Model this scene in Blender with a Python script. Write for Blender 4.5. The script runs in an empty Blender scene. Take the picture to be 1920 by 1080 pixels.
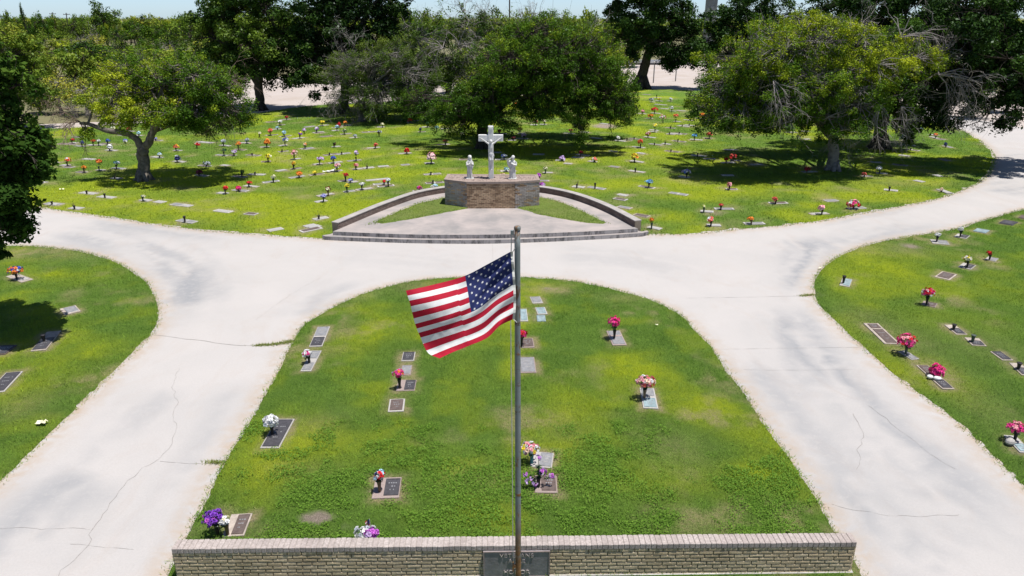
import bpy, math, random
import numpy as np
from mathutils import Vector, Matrix
from mathutils.geometry import delaunay_2d_cdt

S = bpy.context.scene
COL = S.collection
RAD = math.radians

# ---------------------------------------------------------------- camera
CH = 8.0                      # drone height, metres
F = 1340.0                    # focal length in pixels of the 1920 wide photograph
PITCH = math.atan((540 - 33) / F)
cam_d = bpy.data.cameras.new('camera')
cam_d.sensor_width = 36.0
cam_d.lens = F / 1920 * 36.0
cam_d.clip_start = 0.1
cam_d.clip_end = 6000
cam = bpy.data.objects.new('camera', cam_d)
COL.objects.link(cam)
cam.location = (0, 0, CH)
cam.rotation_euler = (math.pi / 2 - PITCH, 0, 0)
S.camera = cam

# ---------------------------------------------------------------- sky, sun, exposure
SUN_H = Vector((-0.22, 0.09, -1.0)).normalized()      # direction the light travels
SUN_EL = math.asin(-SUN_H.z)
SUN_AZ = math.atan2(-SUN_H.x, -SUN_H.y)                # from +Y towards +X
W = bpy.data.worlds.new('World')
S.world = W
W.use_nodes = True
wn = W.node_tree.nodes
sky = wn.new('ShaderNodeTexSky')
sky.sky_type = 'NISHITA'
sky.sun_disc = False
sky.sun_elevation = SUN_EL
sky.sun_rotation = SUN_AZ
sky.altitude = 100
sky.air_density = 1.0
sky.dust_density = 0.3
sky.ozone_density = 1.6
air = wn.new('ShaderNodeMix'); air.data_type = 'RGBA'; air.blend_type = 'MULTIPLY'; air.inputs[0].default_value = 1.0
# clear summer air: neutral overhead, pale blue towards the skyline
tcw = wn.new('ShaderNodeTexCoord'); sxw = wn.new('ShaderNodeSeparateXYZ'); mrw = wn.new('ShaderNodeMapRange'); hz = wn.new('ShaderNodeMix'); hz.data_type = 'RGBA'
W.node_tree.links.new(tcw.outputs['Generated'], sxw.inputs[0]); W.node_tree.links.new(sxw.outputs[2], mrw.inputs[0])
mrw.inputs[1].default_value = 0.0; mrw.inputs[2].default_value = 0.30
hz.inputs[6].default_value = (1.30, 1.72, 2.55, 1); hz.inputs[7].default_value = (1.05, 1.02, 1.08, 1)
W.node_tree.links.new(mrw.outputs[0], hz.inputs[0]); W.node_tree.links.new(hz.outputs[2], air.inputs[7])
W.node_tree.links.new(sky.outputs[0], air.inputs[6])
W.node_tree.links.new(air.outputs[2], wn['Background'].inputs[0])
wn['Background'].inputs[1].default_value = 0.055
sun_d = bpy.data.lights.new('sun', 'SUN')
sun_d.energy = 5.0
sun_d.angle = RAD(0.5)
sun_d.color = (1.0, 0.96, 0.90)
sun = bpy.data.objects.new('sun', sun_d)
COL.objects.link(sun)
sun.location = (20, -30, 100)
sun.rotation_euler = SUN_H.to_track_quat('-Z', 'Y').to_euler()
S.view_settings.view_transform = 'Standard'
S.view_settings.look = 'None'
S.view_settings.exposure = 0.38
S.view_settings.gamma = 1.0
S.cycles.max_bounces = 6
S.cycles.diffuse_bounces = 3
S.cycles.glossy_bounces = 2
S.cycles.transmission_bounces = 3
S.cycles.transparent_max_bounces = 4

# ---------------------------------------------------------------- helpers
CP, SP = math.cos(PITCH), math.sin(PITCH)

def ray(px, py):
    a, b = (px - 960) / F, -(py - 540) / F
    return Vector((a, CP + b * SP, -SP + b * CP))

def G(px, py, z=0.0):
    d = ray(px, py)
    t = (z - CH) / d.z
    return Vector((d.x * t, d.y * t, z))

def P(px, py, Y):
    d = ray(px, py)
    t = Y / d.y
    return Vector((d.x * t, Y, CH + d.z * t))

def ppm(Y, z=0.0):
    return F / (Y * CP + (CH - z) * SP)

def GG(pts, z=0.0):
    return [G(x, y, z) for x, y in pts]

def tag(o, label=None, cat=None, group=None, kind=None):
    if label: o['label'] = label
    if cat: o['category'] = cat
    if group: o['group'] = group
    if kind: o['kind'] = kind
    return o

def empty(name, loc=(0, 0, 0), rz=0.0):
    o = bpy.data.objects.new(name, None)
    COL.objects.link(o)
    o.location = loc
    o.rotation_euler = (0, 0, rz)
    o.empty_display_size = 0.2
    return o

def link(name, me, parent=None, loc=(0, 0, 0)):
    o = bpy.data.objects.new(name, me)
    COL.objects.link(o)
    o.location = loc
    if parent is not None:
        o.parent = parent
    return o

def rng(seed):
    return np.random.default_rng(seed)

# --- value noise, 2D, vectorised
_perm = rng(7).random((256, 256))

def vnoise(x, y):
    xi, yi = np.floor(x).astype(int), np.floor(y).astype(int)
    fx, fy = x - xi, y - yi
    fx = fx * fx * (3 - 2 * fx); fy = fy * fy * (3 - 2 * fy)
    a = _perm[xi & 255, yi & 255]; b = _perm[(xi + 1) & 255, yi & 255]
    c = _perm[xi & 255, (yi + 1) & 255]; d = _perm[(xi + 1) & 255, (yi + 1) & 255]
    return (a * (1 - fx) + b * fx) * (1 - fy) + (c * (1 - fx) + d * fx) * fy

def fbm(x, y, o=4):
    s, a, t = 0, 0.5, 0
    for k in range(o):
        s = s + a * vnoise(x * 2 ** k + 17 * k, y * 2 ** k - 31 * k); t += a; a *= 0.5
    return s / t

def sstep(a, b, x):
    t = np.clip((x - a) / (b - a), 0, 1)
    return t * t * (3 - 2 * t)

# --- mesh collector
class MB:
    def __init__(s):
        s.v, s.f, s.m, s.t, s.n = [], [], [], [], 0
    def add(s, verts, faces, mat=0, tint=0.5):
        s.v.extend([tuple(p) for p in verts])
        for f in faces:
            s.f.append(tuple(i + s.n for i in f)); s.m.append(mat); s.t.append(tint)
        s.n += len(verts)
    def box(s, c, size, mat=0, rz=0.0, tint=0.5, taper=1.0, M=None):
        x, y, z = size[0] / 2, size[1] / 2, size[2] / 2
        vs = [Vector(p) for p in ((-x, -y, -z), (x, -y, -z), (x, y, -z), (-x, y, -z), (-x * taper, -y * taper, z), (x * taper, -y * taper, z), (x * taper, y * taper, z), (-x * taper, y * taper, z))]
        R = M if M is not None else Matrix.Rotation(rz, 3, 'Z')
        c = Vector(c)
        s.add([R @ v + c for v in vs], [(0, 3, 2, 1), (4, 5, 6, 7), (0, 1, 5, 4), (1, 2, 6, 5), (2, 3, 7, 6), (3, 0, 4, 7)], mat, tint)
    def cbox(s, c, size, ch=0.006, mat=0, rz=0.0, tint=0.5):
        """box with chamfered top edges and upright edges"""
        x, y, z = size[0] / 2, size[1] / 2, size[2] / 2
        R = Matrix.Rotation(rz, 3, 'Z'); c = Vector(c)
        def ring(x, y, k, zz):
            return [(-x + k, -y, zz), (x - k, -y, zz), (x, -y + k, zz), (x, y - k, zz), (x - k, y, zz), (-x + k, y, zz), (-x, y - k, zz), (-x, -y + k, zz)]
        vs = ring(x, y, ch, -z) + ring(x, y, ch, z - ch) + ring(x - ch, y - ch, ch, z)
        fs = [tuple(range(7, -1, -1)), tuple(range(16, 24))]
        for r in (0, 8):
            for i in range(8):
                j = (i + 1) % 8
                fs.append((r + i, r + j, r + 8 + j, r + 8 + i))
        s.add([R @ Vector(v) + c for v in vs], fs, mat, tint)
    def tube(s, pts, radii, n=8, mat=0, tint=0.5, cap=True, squash=1.0):
        pts = [Vector(p) for p in pts]
        if not hasattr(radii, '__len__'): radii = [radii] * len(pts)
        k = len(pts)
        vs = []
        prev = None
        for i, p in enumerate(pts):
            t = (pts[min(i + 1, k - 1)] - pts[max(i - 1, 0)])
            if t.length < 1e-9: t = Vector((0, 0, 1))
            t.normalize()
            if prev is None:
                a = t.cross(Vector((0, 1, 0)) if abs(t.y) < 0.9 else Vector((1, 0, 0)))
            else:
                a = prev - t * prev.dot(t)
            if a.length < 1e-6: a = t.orthogonal()
            a.normalize(); prev = a
            b = t.cross(a)
            for j in range(n):
                w = 2 * math.pi * j / n
                vs.append(p + (a * math.cos(w) + b * math.sin(w) * squash) * radii[i])
        fs = []
        for i in range(k - 1):
            for j in range(n):
                j2 = (j + 1) % n
                fs.append((i * n + j, i * n + j2, (i + 1) * n + j2, (i + 1) * n + j))
        if cap:
            fs.append(tuple(range(n - 1, -1, -1)))
            fs.append(tuple((k - 1) * n + j for j in range(n)))
        s.add(vs, fs, mat, tint)
    def ball(s, c, r, mat=0, nu=10, nv=7, sc=(1, 1, 1), tint=0.5, M=None):
        c = Vector(c); vs = []; fs = []
        for i in range(1, nv):
            th = math.pi * i / nv
            for j in range(nu):
                ph = 2 * math.pi * j / nu
                v = Vector((math.sin(th) * math.cos(ph) * sc[0], math.sin(th) * math.sin(ph) * sc[1], math.cos(th) * sc[2])) * r
                vs.append((M @ v if M is not None else v) + c)
        top, bot = Vector((0, 0, r * sc[2])), Vector((0, 0, -r * sc[2]))
        vs.append((M @ top if M is not None else top) + c); vs.append((M @ bot if M is not None else bot) + c)
        T, B = len(vs) - 2, len(vs) - 1
        for i in range(nv - 2):
            for j in range(nu):
                j2 = (j + 1) % nu
                fs.append((i * nu + j, (i + 1) * nu + j, (i + 1) * nu + j2, i * nu + j2))
        for j in range(nu):
            j2 = (j + 1) % nu
            fs.append((T, j, j2)); fs.append((B, (nv - 2) * nu + j2, (nv - 2) * nu + j))
        s.add(vs, fs, mat, tint)
    def lathe(s, prof, c=(0, 0, 0), n=16, mat=0, tint=0.5):
        c = Vector(c); vs = []; fs = []
        for r, z in prof:
            for j in range(n):
                w = 2 * math.pi * j / n
                vs.append(Vector((r * math.cos(w), r * math.sin(w), z)) + c)
        for i in range(len(prof) - 1):
            for j in range(n):
                j2 = (j + 1) % n
                fs.append((i * n + j, i * n + j2, (i + 1) * n + j2, (i + 1) * n + j))
        fs.append(tuple(range(n - 1, -1, -1))); fs.append(tuple((len(prof) - 1) * n + j for j in range(n)))
        s.add(vs, fs, mat, tint)
    def prism(s, poly, z0, z1, mat=0, tint=0.5):
        """upright prism over a polygon given counter-clockwise (x, y)"""
        n = len(poly)
        vs = [(p[0], p[1], z0) for p in poly] + [(p[0], p[1], z1) for p in poly]
        fs = [tuple(range(n - 1, -1, -1)), tuple(range(n, 2 * n))]
        for i in range(n):
            j = (i + 1) % n
            fs.append((i, j, n + j, n + i))
        s.add(vs, fs, mat, tint)
    def mesh(s, name, mats, smooth=False):
        me = bpy.data.meshes.new(name)
        me.from_pydata(s.v, [], s.f)
        for m in (mats if isinstance(mats, (list, tuple)) else [mats]):
            me.materials.append(m)
        me.polygons.foreach_set('material_index', s.m)
        if smooth:
            me.polygons.foreach_set('use_smooth', [True] * len(s.f))
        at = me.attributes.new('tint', 'FLOAT', 'FACE')
        at.data.foreach_set('value', s.t)
        me.update()
        return me
    def build(s, name, mats, parent=None, loc=(0, 0, 0), smooth=False):
        return link(name, s.mesh(name, mats, smooth), parent, loc)

def face_soup(name, V, k, mat, attrs=None, mats_idx=None, smooth=False):
    """V: (n*k, 3) array, every k rows are one face"""
    V = np.ascontiguousarray(V, dtype=np.float32)
    nv = len(V); nf = nv // k
    me = bpy.data.meshes.new(name)
    me.vertices.add(nv); me.vertices.foreach_set('co', V.ravel())
    me.loops.add(nv); me.loops.foreach_set('vertex_index', np.arange(nv, dtype=np.int32))
    me.polygons.add(nf)
    me.polygons.foreach_set('loop_start', np.arange(0, nv, k, dtype=np.int32))
    for m in (mat if isinstance(mat, (list, tuple)) else [mat]):
        me.materials.append(m)
    if mats_idx is not None:
        me.polygons.foreach_set('material_index', np.ascontiguousarray(mats_idx, dtype=np.int32))
    for nm, val in (attrs or {}).items():
        a = me.attributes.new(nm, 'FLOAT', 'FACE')
        a.data.foreach_set('value', np.ascontiguousarray(val, dtype=np.float32))
    me.update(calc_edges=True)
    return me

# ---------------------------------------------------------------- materials
def mat_new(name):
    m = bpy.data.materials.new(name); m.use_nodes = True
    nt = m.node_tree
    b = nt.nodes['Principled BSDF']
    return m, nt, b

def N(nt, typ, **kw):
    n = nt.nodes.new(typ)
    for k, v in kw.items():
        setattr(n, k, v)
    return n

def mixc(nt, fac, a, b, mode='MIX'):
    n = nt.nodes.new('ShaderNodeMix'); n.data_type = 'RGBA'; n.blend_type = mode
    for sock, val in ((n.inputs[0], fac), (n.inputs[6], a), (n.inputs[7], b)):
        if hasattr(val, 'is_linked') or hasattr(val, 'links'):
            nt.links.new(val, sock)
        elif isinstance(val, (int, float)):
            sock.default_value = val if sock.type == 'VALUE' else (val, val, val, 1)
        else:
            sock.default_value = (*val, 1) if len(val) == 3 else val
    return n.outputs[2]

def noise(nt, scale, detail=4, rough=0.6, vec=None, dist=0.0, lo=0.35, hi=0.65):
    n = N(nt, 'ShaderNodeTexNoise'); n.inputs['Scale'].default_value = scale
    n.inputs['Detail'].default_value = detail; n.inputs['Roughness'].default_value = rough
    n.inputs['Distortion'].default_value = dist
    if vec is not None: nt.links.new(vec, n.inputs['Vector'])
    r = N(nt, 'ShaderNodeMapRange'); r.inputs[1].default_value = lo; r.inputs[2].default_value = hi
    nt.links.new(n.outputs[0], r.inputs[0])
    return r.outputs[0]

def coords(nt, sc=None, kind='Object'):
    t = N(nt, 'ShaderNodeTexCoord')
    if sc is None: return t.outputs[kind]
    mp = N(nt, 'ShaderNodeMapping'); mp.inputs['Scale'].default_value = sc
    nt.links.new(t.outputs[kind], mp.inputs[0])
    return mp.outputs[0]

def attr(nt, name):
    a = N(nt, 'ShaderNodeAttribute'); a.attribute_name = name
    return a.outputs['Fac']

def math_(nt, op, a, b=0.0, clamp=False):
    n = N(nt, 'ShaderNodeMath', operation=op, use_clamp=clamp)
    for s_, v in ((n.inputs[0], a), (n.inputs[1], b)):
        if hasattr(v, 'links'): nt.links.new(v, s_)
        else: s_.default_value = v
    return n.outputs[0]

def bump(nt, bsdf, h, strength=0.4, dist=0.02):
    b = N(nt, 'ShaderNodeBump'); b.inputs['Strength'].default_value = strength; b.inputs['Distance'].default_value = dist
    nt.links.new(h, b.inputs['Height']); nt.links.new(b.outputs[0], bsdf.inputs['Normal'])

def simple(name, col, rough=0.7, var=0.25, scale=8.0, metal=0.0, bmp=0.0, col2=None, tint=0.0, spec=0.3):
    """a base colour broken up by noise, and by the per-face tint where there is one"""
    m, nt, b = mat_new(name)
    c2 = col2 or tuple(c * (1 - var) for c in col)
    v = coords(nt)
    n = noise(nt, scale, 5, 0.65, v, 0.3)
    c = mixc(nt, n, col, c2)
    if tint:
        t = attr(nt, 'tint')
        c = mixc(nt, tint, c, mixc(nt, 1.0, c, mixc(nt, t, (0.25, 0.25, 0.25), (1.75, 1.75, 1.75)), 'MULTIPLY'))
    nt.links.new(c, b.inputs['Base Color'])
    b.inputs['Roughness'].default_value = rough; b.inputs['Metallic'].default_value = metal
    b.inputs['Specular IOR Level'].default_value = spec
    if bmp:
        bump(nt, b, noise(nt, scale * 6, 3, 0.6, v), bmp, 0.01)
    return m

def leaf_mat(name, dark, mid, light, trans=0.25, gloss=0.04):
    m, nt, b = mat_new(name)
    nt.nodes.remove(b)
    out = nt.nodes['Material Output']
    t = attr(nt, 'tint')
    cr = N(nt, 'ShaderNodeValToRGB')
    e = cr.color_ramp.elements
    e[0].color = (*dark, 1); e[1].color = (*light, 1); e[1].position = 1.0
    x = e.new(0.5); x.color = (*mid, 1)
    nt.links.new(t, cr.inputs[0])
    d = N(nt, 'ShaderNodeBsdfDiffuse'); nt.links.new(cr.outputs[0], d.inputs[0])
    tr = N(nt, 'ShaderNodeBsdfTranslucent')
    nt.links.new(mixc(nt, 1.0, cr.outputs[0], (1.1, 1.15, 0.5), 'MULTIPLY'), tr.inputs[0])
    mx = N(nt, 'ShaderNodeMixShader'); mx.inputs[0].default_value = trans
    nt.links.new(d.outputs[0], mx.inputs[1]); nt.links.new(tr.outputs[0], mx.inputs[2])
    g = N(nt, 'ShaderNodeBsdfGlossy'); g.inputs['Roughness'].default_value = 0.4; g.inputs[0].default_value = (0.9, 0.95, 1.0, 1)
    m2 = N(nt, 'ShaderNodeMixShader'); m2.inputs[0].default_value = gloss
    nt.links.new(mx.outputs[0], m2.inputs[1]); nt.links.new(g.outputs[0], m2.inputs[2])
    nt.links.new(m2.outputs[0], out.inputs[0])
    return m

M = {}
M['bark'] = simple('bark', (0.20, 0.175, 0.15), 0.9, 0.6, 5.0, bmp=0.8)
M['bark_dark'] = simple('bark_dark', (0.075, 0.06, 0.05), 0.9, 0.5, 5.0, bmp=0.8)
M['bark_grey'] = simple('bark_grey', (0.26, 0.24, 0.225), 0.9, 0.5, 5.0, bmp=0.8)
M['dead'] = simple('dead_twig', (0.30, 0.27, 0.26), 0.9, 0.4, 3.0)
M['dead_brown'] = simple('dead_brown_twig', (0.19, 0.135, 0.11), 0.9, 0.4, 3.0)
M['white'] = simple('white_paint', (0.72, 0.72, 0.71), 0.6, 0.18, 6.0, bmp=0.08)
M['statue'] = simple('white_stone', (0.66, 0.655, 0.645), 0.75, 0.30, 7.0, bmp=0.15)
M['granite'] = simple('pale_granite', (0.42, 0.40, 0.38), 0.7, 0.3, 40.0, bmp=0.1, tint=0.3)
M['granite_pale'] = simple('weathered_pale_stone', (0.45, 0.43, 0.41), 0.8, 0.25, 30.0, tint=0.3)
M['bronze_pale'] = simple('pale_worn_plate', (0.42, 0.41, 0.40), 0.6, 0.25, 20.0, 0.1)
M['granite_pink'] = simple('pinkish_granite', (0.34, 0.27, 0.25), 0.7, 0.35, 40.0, bmp=0.1, tint=0.3)
M['granite_dust'] = simple('dusty_stone', (0.44, 0.38, 0.33), 0.85, 0.35, 9.0, bmp=0.1, tint=0.3)
M['bronze'] = simple('bronze_plate', (0.10, 0.095, 0.105), 0.5, 0.35, 14.0, 0.35, 0.15)
M['bronze_light'] = simple('worn_bronze', (0.36, 0.36, 0.37), 0.45, 0.3, 14.0, 0.35, 0.1)
M['bronze_brown'] = simple('brown_bronze', (0.19, 0.145, 0.13), 0.5, 0.35, 14.0, 0.35, 0.15)
M['bronze_blue'] = simple('patina_bronze', (0.33, 0.43, 0.46), 0.55, 0.35, 10.0, 0.2, 0.15)
M['vase'] = simple('dark_vase', (0.045, 0.04, 0.04), 0.45, 0.4, 12.0, 0.3)
M['vase_brown'] = simple('brown_vase', (0.24, 0.16, 0.11), 0.5, 0.4, 12.0, 0.2)
M['vase_green'] = simple('green_vase', (0.10, 0.13, 0.11), 0.45, 0.3, 12.0, 0.2)
M['vase_white'] = simple('pale_vase', (0.55, 0.55, 0.55), 0.5, 0.2, 12.0)
M['vase_teal'] = simple('teal_vase', (0.10, 0.32, 0.36), 0.5, 0.2, 12.0)
M['stem'] = leaf_mat('stem_leaf', (0.012, 0.03, 0.012), (0.02, 0.06, 0.02), (0.06, 0.14, 0.03))

def petal(name, col):
    m, nt, b = mat_new(name)
    t = attr(nt, 'tint')
    c = mixc(nt, t, tuple(x * 0.72 for x in col), tuple(min(0.95, x * 1.3 + 0.02) for x in col))
    nt.links.new(c, b.inputs['Base Color'])
    b.inputs['Roughness'].default_value = 0.75; b.inputs['Specular IOR Level'].default_value = 0.2
    return m
PC = dict(red=(0.60, 0.02, 0.025), darkred=(0.28, 0.012, 0.02), coral=(0.75, 0.16, 0.12), orange=(0.85, 0.24, 0.03), yellow=(0.80, 0.62, 0.04),
          cream=(0.78, 0.72, 0.50), white=(0.80, 0.80, 0.82), pink=(0.80, 0.33, 0.38), rose=(0.78, 0.50, 0.52), magenta=(0.70, 0.03, 0.22), hotpink=(0.78, 0.05, 0.28),
          purple=(0.18, 0.04, 0.42), violet=(0.50, 0.12, 0.55), lilac=(0.58, 0.42, 0.72), lavender=(0.36, 0.36, 0.75), blue=(0.05, 0.10, 0.55),
          navy=(0.03, 0.04, 0.20), skyblue=(0.42, 0.62, 0.80), azure=(0.13, 0.36, 0.70), teal=(0.10, 0.24, 0.28), silver=(0.42, 0.46, 0.52),
          maroon=(0.16, 0.025, 0.04), brown=(0.16, 0.09, 0.06), green=(0.03, 0.10, 0.03), peach=(0.82, 0.55, 0.42), lime=(0.55, 0.62, 0.12))
for k, c in PC.items():
    M['p_' + k] = petal('petal_' + k, c)

# ================================================================ THE GROUND
def smooth_px(pts, step=6.0, closed=False):
    """Catmull-Rom through pixel points"""
    p = [np.array(q, float) for q in pts]
    out = []
    n = len(p)
    for i in range(n - 1):
        a, b, c, d = p[max(i - 1, 0)], p[i], p[i + 1], p[min(i + 2, n - 1)]
        m = max(2, int(np.linalg.norm(c - b) / step))
        for k in range(m):
            t = k / m
            out.append(0.5 * ((2 * b) + (-a + c) * t + (2 * a - 5 * b + 4 * c - d) * t * t + (-a + 3 * b - 3 * c + d) * t ** 3))
    out.append(p[-1])
    return out

def world_poly(px, z=0.0, step=0.35):
    w = [G(x, y, z) for x, y in px]
    out = []
    n = len(w)
    for i in range(n):
        a, b = w[i], w[(i + 1) % n]
        L = (b - a).length
        m = max(1, int(L / step))
        for k in range(m):
            q = a + (b - a) * (k / m)
            out.append((q.x, q.y))
    return np.array(out)

def inside(poly, x, y):
    r = np.zeros(len(x), bool)
    n = len(poly)
    x1, y1 = poly[-1]
    for i in range(n):
        x0, y0 = poly[i]
        if y0 != y1:
            c = ((y0 > y) != (y1 > y)) & (x < (x1 - x0) * (y - y0) / (y1 - y0) + x0)
            r ^= c
        x1, y1 = x0, y0
    return r

def edge_dist(poly, x, y):
    """distance to the nearest outline segment"""
    d = np.full(len(x), 1e9)
    n = len(poly)
    for i in range(n):
        ax, ay = poly[i]; bx, by = poly[(i + 1) % n]
        dx, dy = bx - ax, by - ay
        L = dx * dx + dy * dy + 1e-12
        t = np.clip(((x - ax) * dx + (y - ay) * dy) / L, 0, 1)
        d = np.minimum(d, (x - ax - t * dx) ** 2 + (y - ay - t * dy) ** 2)
    return np.sqrt(d)

# lawn outlines in the photograph, projected on the ground
ISLAND = smooth_px([(300, 1100), (350, 1005), (425, 860), (508, 720), (547, 643), (573, 607), (640, 568), (707, 543), (773, 528), (827, 522), (905, 519), (977, 520),
          (1073, 527), (1173, 548), (1233, 568), (1280, 593), (1303, 620), (1337, 653), (1360, 693), (1385, 722), (1435, 795), (1510, 905), (1570, 997), (1618, 1080), (1632, 1105)], 10)
ISLAND += [(1655, 1150), (250, 1190)]
LEFT = smooth_px([(-420, 455), (-250, 456), (-80, 459), (33, 461), (127, 467), (193, 481), (243, 504), (283, 538), (298, 573), (297, 602), (283, 628), (257, 654), (190, 722), (80, 826), (0, 905), (-90, 985)], 10)
LEFT += [(-300, 1150), (-1500, 1150)]
RIGHT = smooth_px([(2400, 300), (2150, 342), (2020, 367), (1920, 392), (1850, 411), (1780, 431), (1663, 450), (1597, 469), (1553, 492), (1528, 522), (1526, 553), (1540, 578), (1570, 608), (1613, 648), (1700, 722),
         (1810, 806), (1920, 914), (2010, 1000)], 10)
RIGHT += [(2250, 1150), (3400, 1150)]
FAR_FRONT = [(-700, 372), (-350, 374), (-100, 377), (0, 381), (70, 390), (140, 399), (200, 408), (280, 420), (380, 432), (480, 440), (608, 449)]
FAR_RIGHT = [(1212, 441), (1300, 439), (1400, 429), (1523, 417), (1663, 392), (1763, 372), (1843, 338), (1864, 306), (1864, 288), (1848, 270), (1808, 246), (1750, 229), (1690, 212), (1600, 196), (1480, 183), (1330, 171), (1200, 168), (1000, 178), (800, 188), (600, 197), (490, 211), (400, 222), (230, 233), (100, 241), (-150, 247), (-700, 252)]
FARL = smooth_px(FAR_FRONT, 12) + smooth_px(FAR_RIGHT, 12)

# marker footprints (filled while the markers are placed; used to keep blades off the stone): x, y, half length, half width, angle
FOOT = []
BLOBS_YEL = [(1075, 770, 70, 60, .9), (1010, 860, 60, 40, .5), (1240, 900, 120, 40, .45), (560, 835, 60, 22, .8), (520, 870, 50, 30, .6), (1320, 770, 60, 40, .35), (700, 740, 50, 40, .2), (880, 700, 40, 40, .3), (960, 660, 20, 60, .4), (660, 640, 80, 40, .35),
             (880, 880, 60, 30, .3), (1420, 900, 60, 30, .35), (140, 520, 90, 20, .45), (60, 600, 60, 30, .2), (200, 385, 260, 22, .9), (480, 395, 200, 30, .8), (650, 395, 100, 25, .9), (420, 330, 160, 20, .55), (700, 330, 160, 20, .4),
             (1130, 350, 90, 14, .8), (1270, 350, 90, 20, .7), (1250, 300, 160, 20, .6), (1480, 350, 160, 14, .7), (1700, 340, 60, 10, .6), (560, 300, 120, 14, .6), (250, 350, 200, 16, .5), (1650, 500, 60, 20, .35), (1590, 560, 40, 20, .3),
             (1780, 600, 120, 30, .3), (1640, 690, 80, 30, .2), (1100, 285, 200, 20, .4), (700, 290, 160, 20, .4)]
BLOBS_DRY = [(1700, 640, 60, 50, .25), (1620, 600, 40, 30, .3), (1840, 760, 50, 60, .25), (1700, 470, 60, 14, .45), (1600, 465, 60, 14, .4), (1850, 650, 60, 40, .2), (620, 480, 0, 0, 0), (780, 540, 60, 14, .5), (1030, 545, 40, 10, .7), (900, 900, 80, 30, .3),
             (600, 800, 50, 30, .3), (660, 555, 50, 10, .4), (1180, 560, 60, 10, .35), (120, 480, 100, 12, .35), (50, 760, 50, 30, .35), (560, 880, 60, 20, .35), (1270, 850, 60, 40, .3), (1060, 800, 40, 30, .3), (1700, 345, 90, 6, .4), (1740, 380, 60, 4, .4)]
BLOBS_BARE = [(590, 973, 32, 11, 1.2), (1026, 543, 12, 4, .6), (648, 992, 14, 9, .5), (1707, 463, 20, 6, .8), (1133, 237, 26, 5, 1.1), (1456, 345, 18, 4, .9), (1527, 553, 10, 3, .5), (1000, 595, 12, 12, .5), (65, 752, 14, 4, .5)]

def blob_sum(blobs, x, y):
    s = np.zeros(len(x))
    for bx, by, rx, ry, k in blobs:
        if k == 0: continue
        c = G(bx, by); e = G(bx + rx, by); n1 = G(bx, by + ry)
        ax = abs(e.x - c.x) + 1e-6; ay = abs(n1.y - c.y) + 1e-6
        wob = 0.75 + 0.5 * fbm(x * 2.1 + bx, y * 2.1, 3)
        d = (((x - c.x) / ax) ** 2 + ((y - c.y) / ay) ** 2) / wob ** 2
        s += k * np.exp(-d * 1.1)
    return s

def foot_field(x, y, pad):
    """1 inside a marker's footprint grown by pad, fading out over pad"""
    r = np.zeros(len(x))
    for fx, fy, hl, hw, an in FOOT:
        m = (np.abs(x - fx) < hl + hw + 0.6) & (np.abs(y - fy) < hl + hw + 0.6)
        if not m.any(): continue
        dx, dy = x[m] - fx, y[m] - fy
        u = np.abs(dx * math.cos(an) + dy * math.sin(an)) - hl
        v = np.abs(-dx * math.sin(an) + dy * math.cos(an)) - hw
        d = np.maximum(u, v)
        r[m] = np.maximum(r[m], 1 - sstep(0, pad, d))
    return r

def lawn_attrs(x, y, far=False):
    n1 = fbm(x * 0.33 + 3, y * 0.33 + 9, 4); n2 = fbm(x * 1.3 + 40, y * 1.3, 4); n3 = fbm(x * 0.12 + 5, y * 0.12 + 2, 3)
    yel = 0.9 * sstep(0.48, 0.72, n1) * (0.5 + n2) + 0.5 * sstep(0.5, 0.75, n2) * sstep(0.4, 0.6, n3)
    yel = yel * (0.95 if far else 0.7) + (0.04 if far else 0.0) + blob_sum(BLOBS_YEL, x, y) * (0.4 + 1.2 * n2)
    dry = 0.75 * sstep(0.54, 0.76, fbm(x * 0.6 + 80, y * 0.6 + 13, 4)) * sstep(.35, .65, fbm(x * 3.0 + 8, y * 3.0 + 1, 3)) + blob_sum(BLOBS_DRY, x, y) * (0.3 + 1.4 * n2)
    bare = blob_sum(BLOBS_BARE, x, y) * (0.6 + 0.8 * n2)
    halo = foot_field(x, y, 0.24) * (0.35 + 1.4 * sstep(0.3, 0.75, fbm(x * 2.3, y * 2.3 + 50, 3)))
    dry = np.maximum(dry, halo * 0.9)
    bare = bare + 0.55 * foot_field(x, y, 0.10) * sstep(0.35, 0.6, fbm(x * 2.3, y * 2.3 + 50, 3))
    return np.clip(yel, 0, 1), np.clip(dry, 0, 1), np.clip(sstep(0.25, 0.8, bare), 0, 1)

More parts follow.
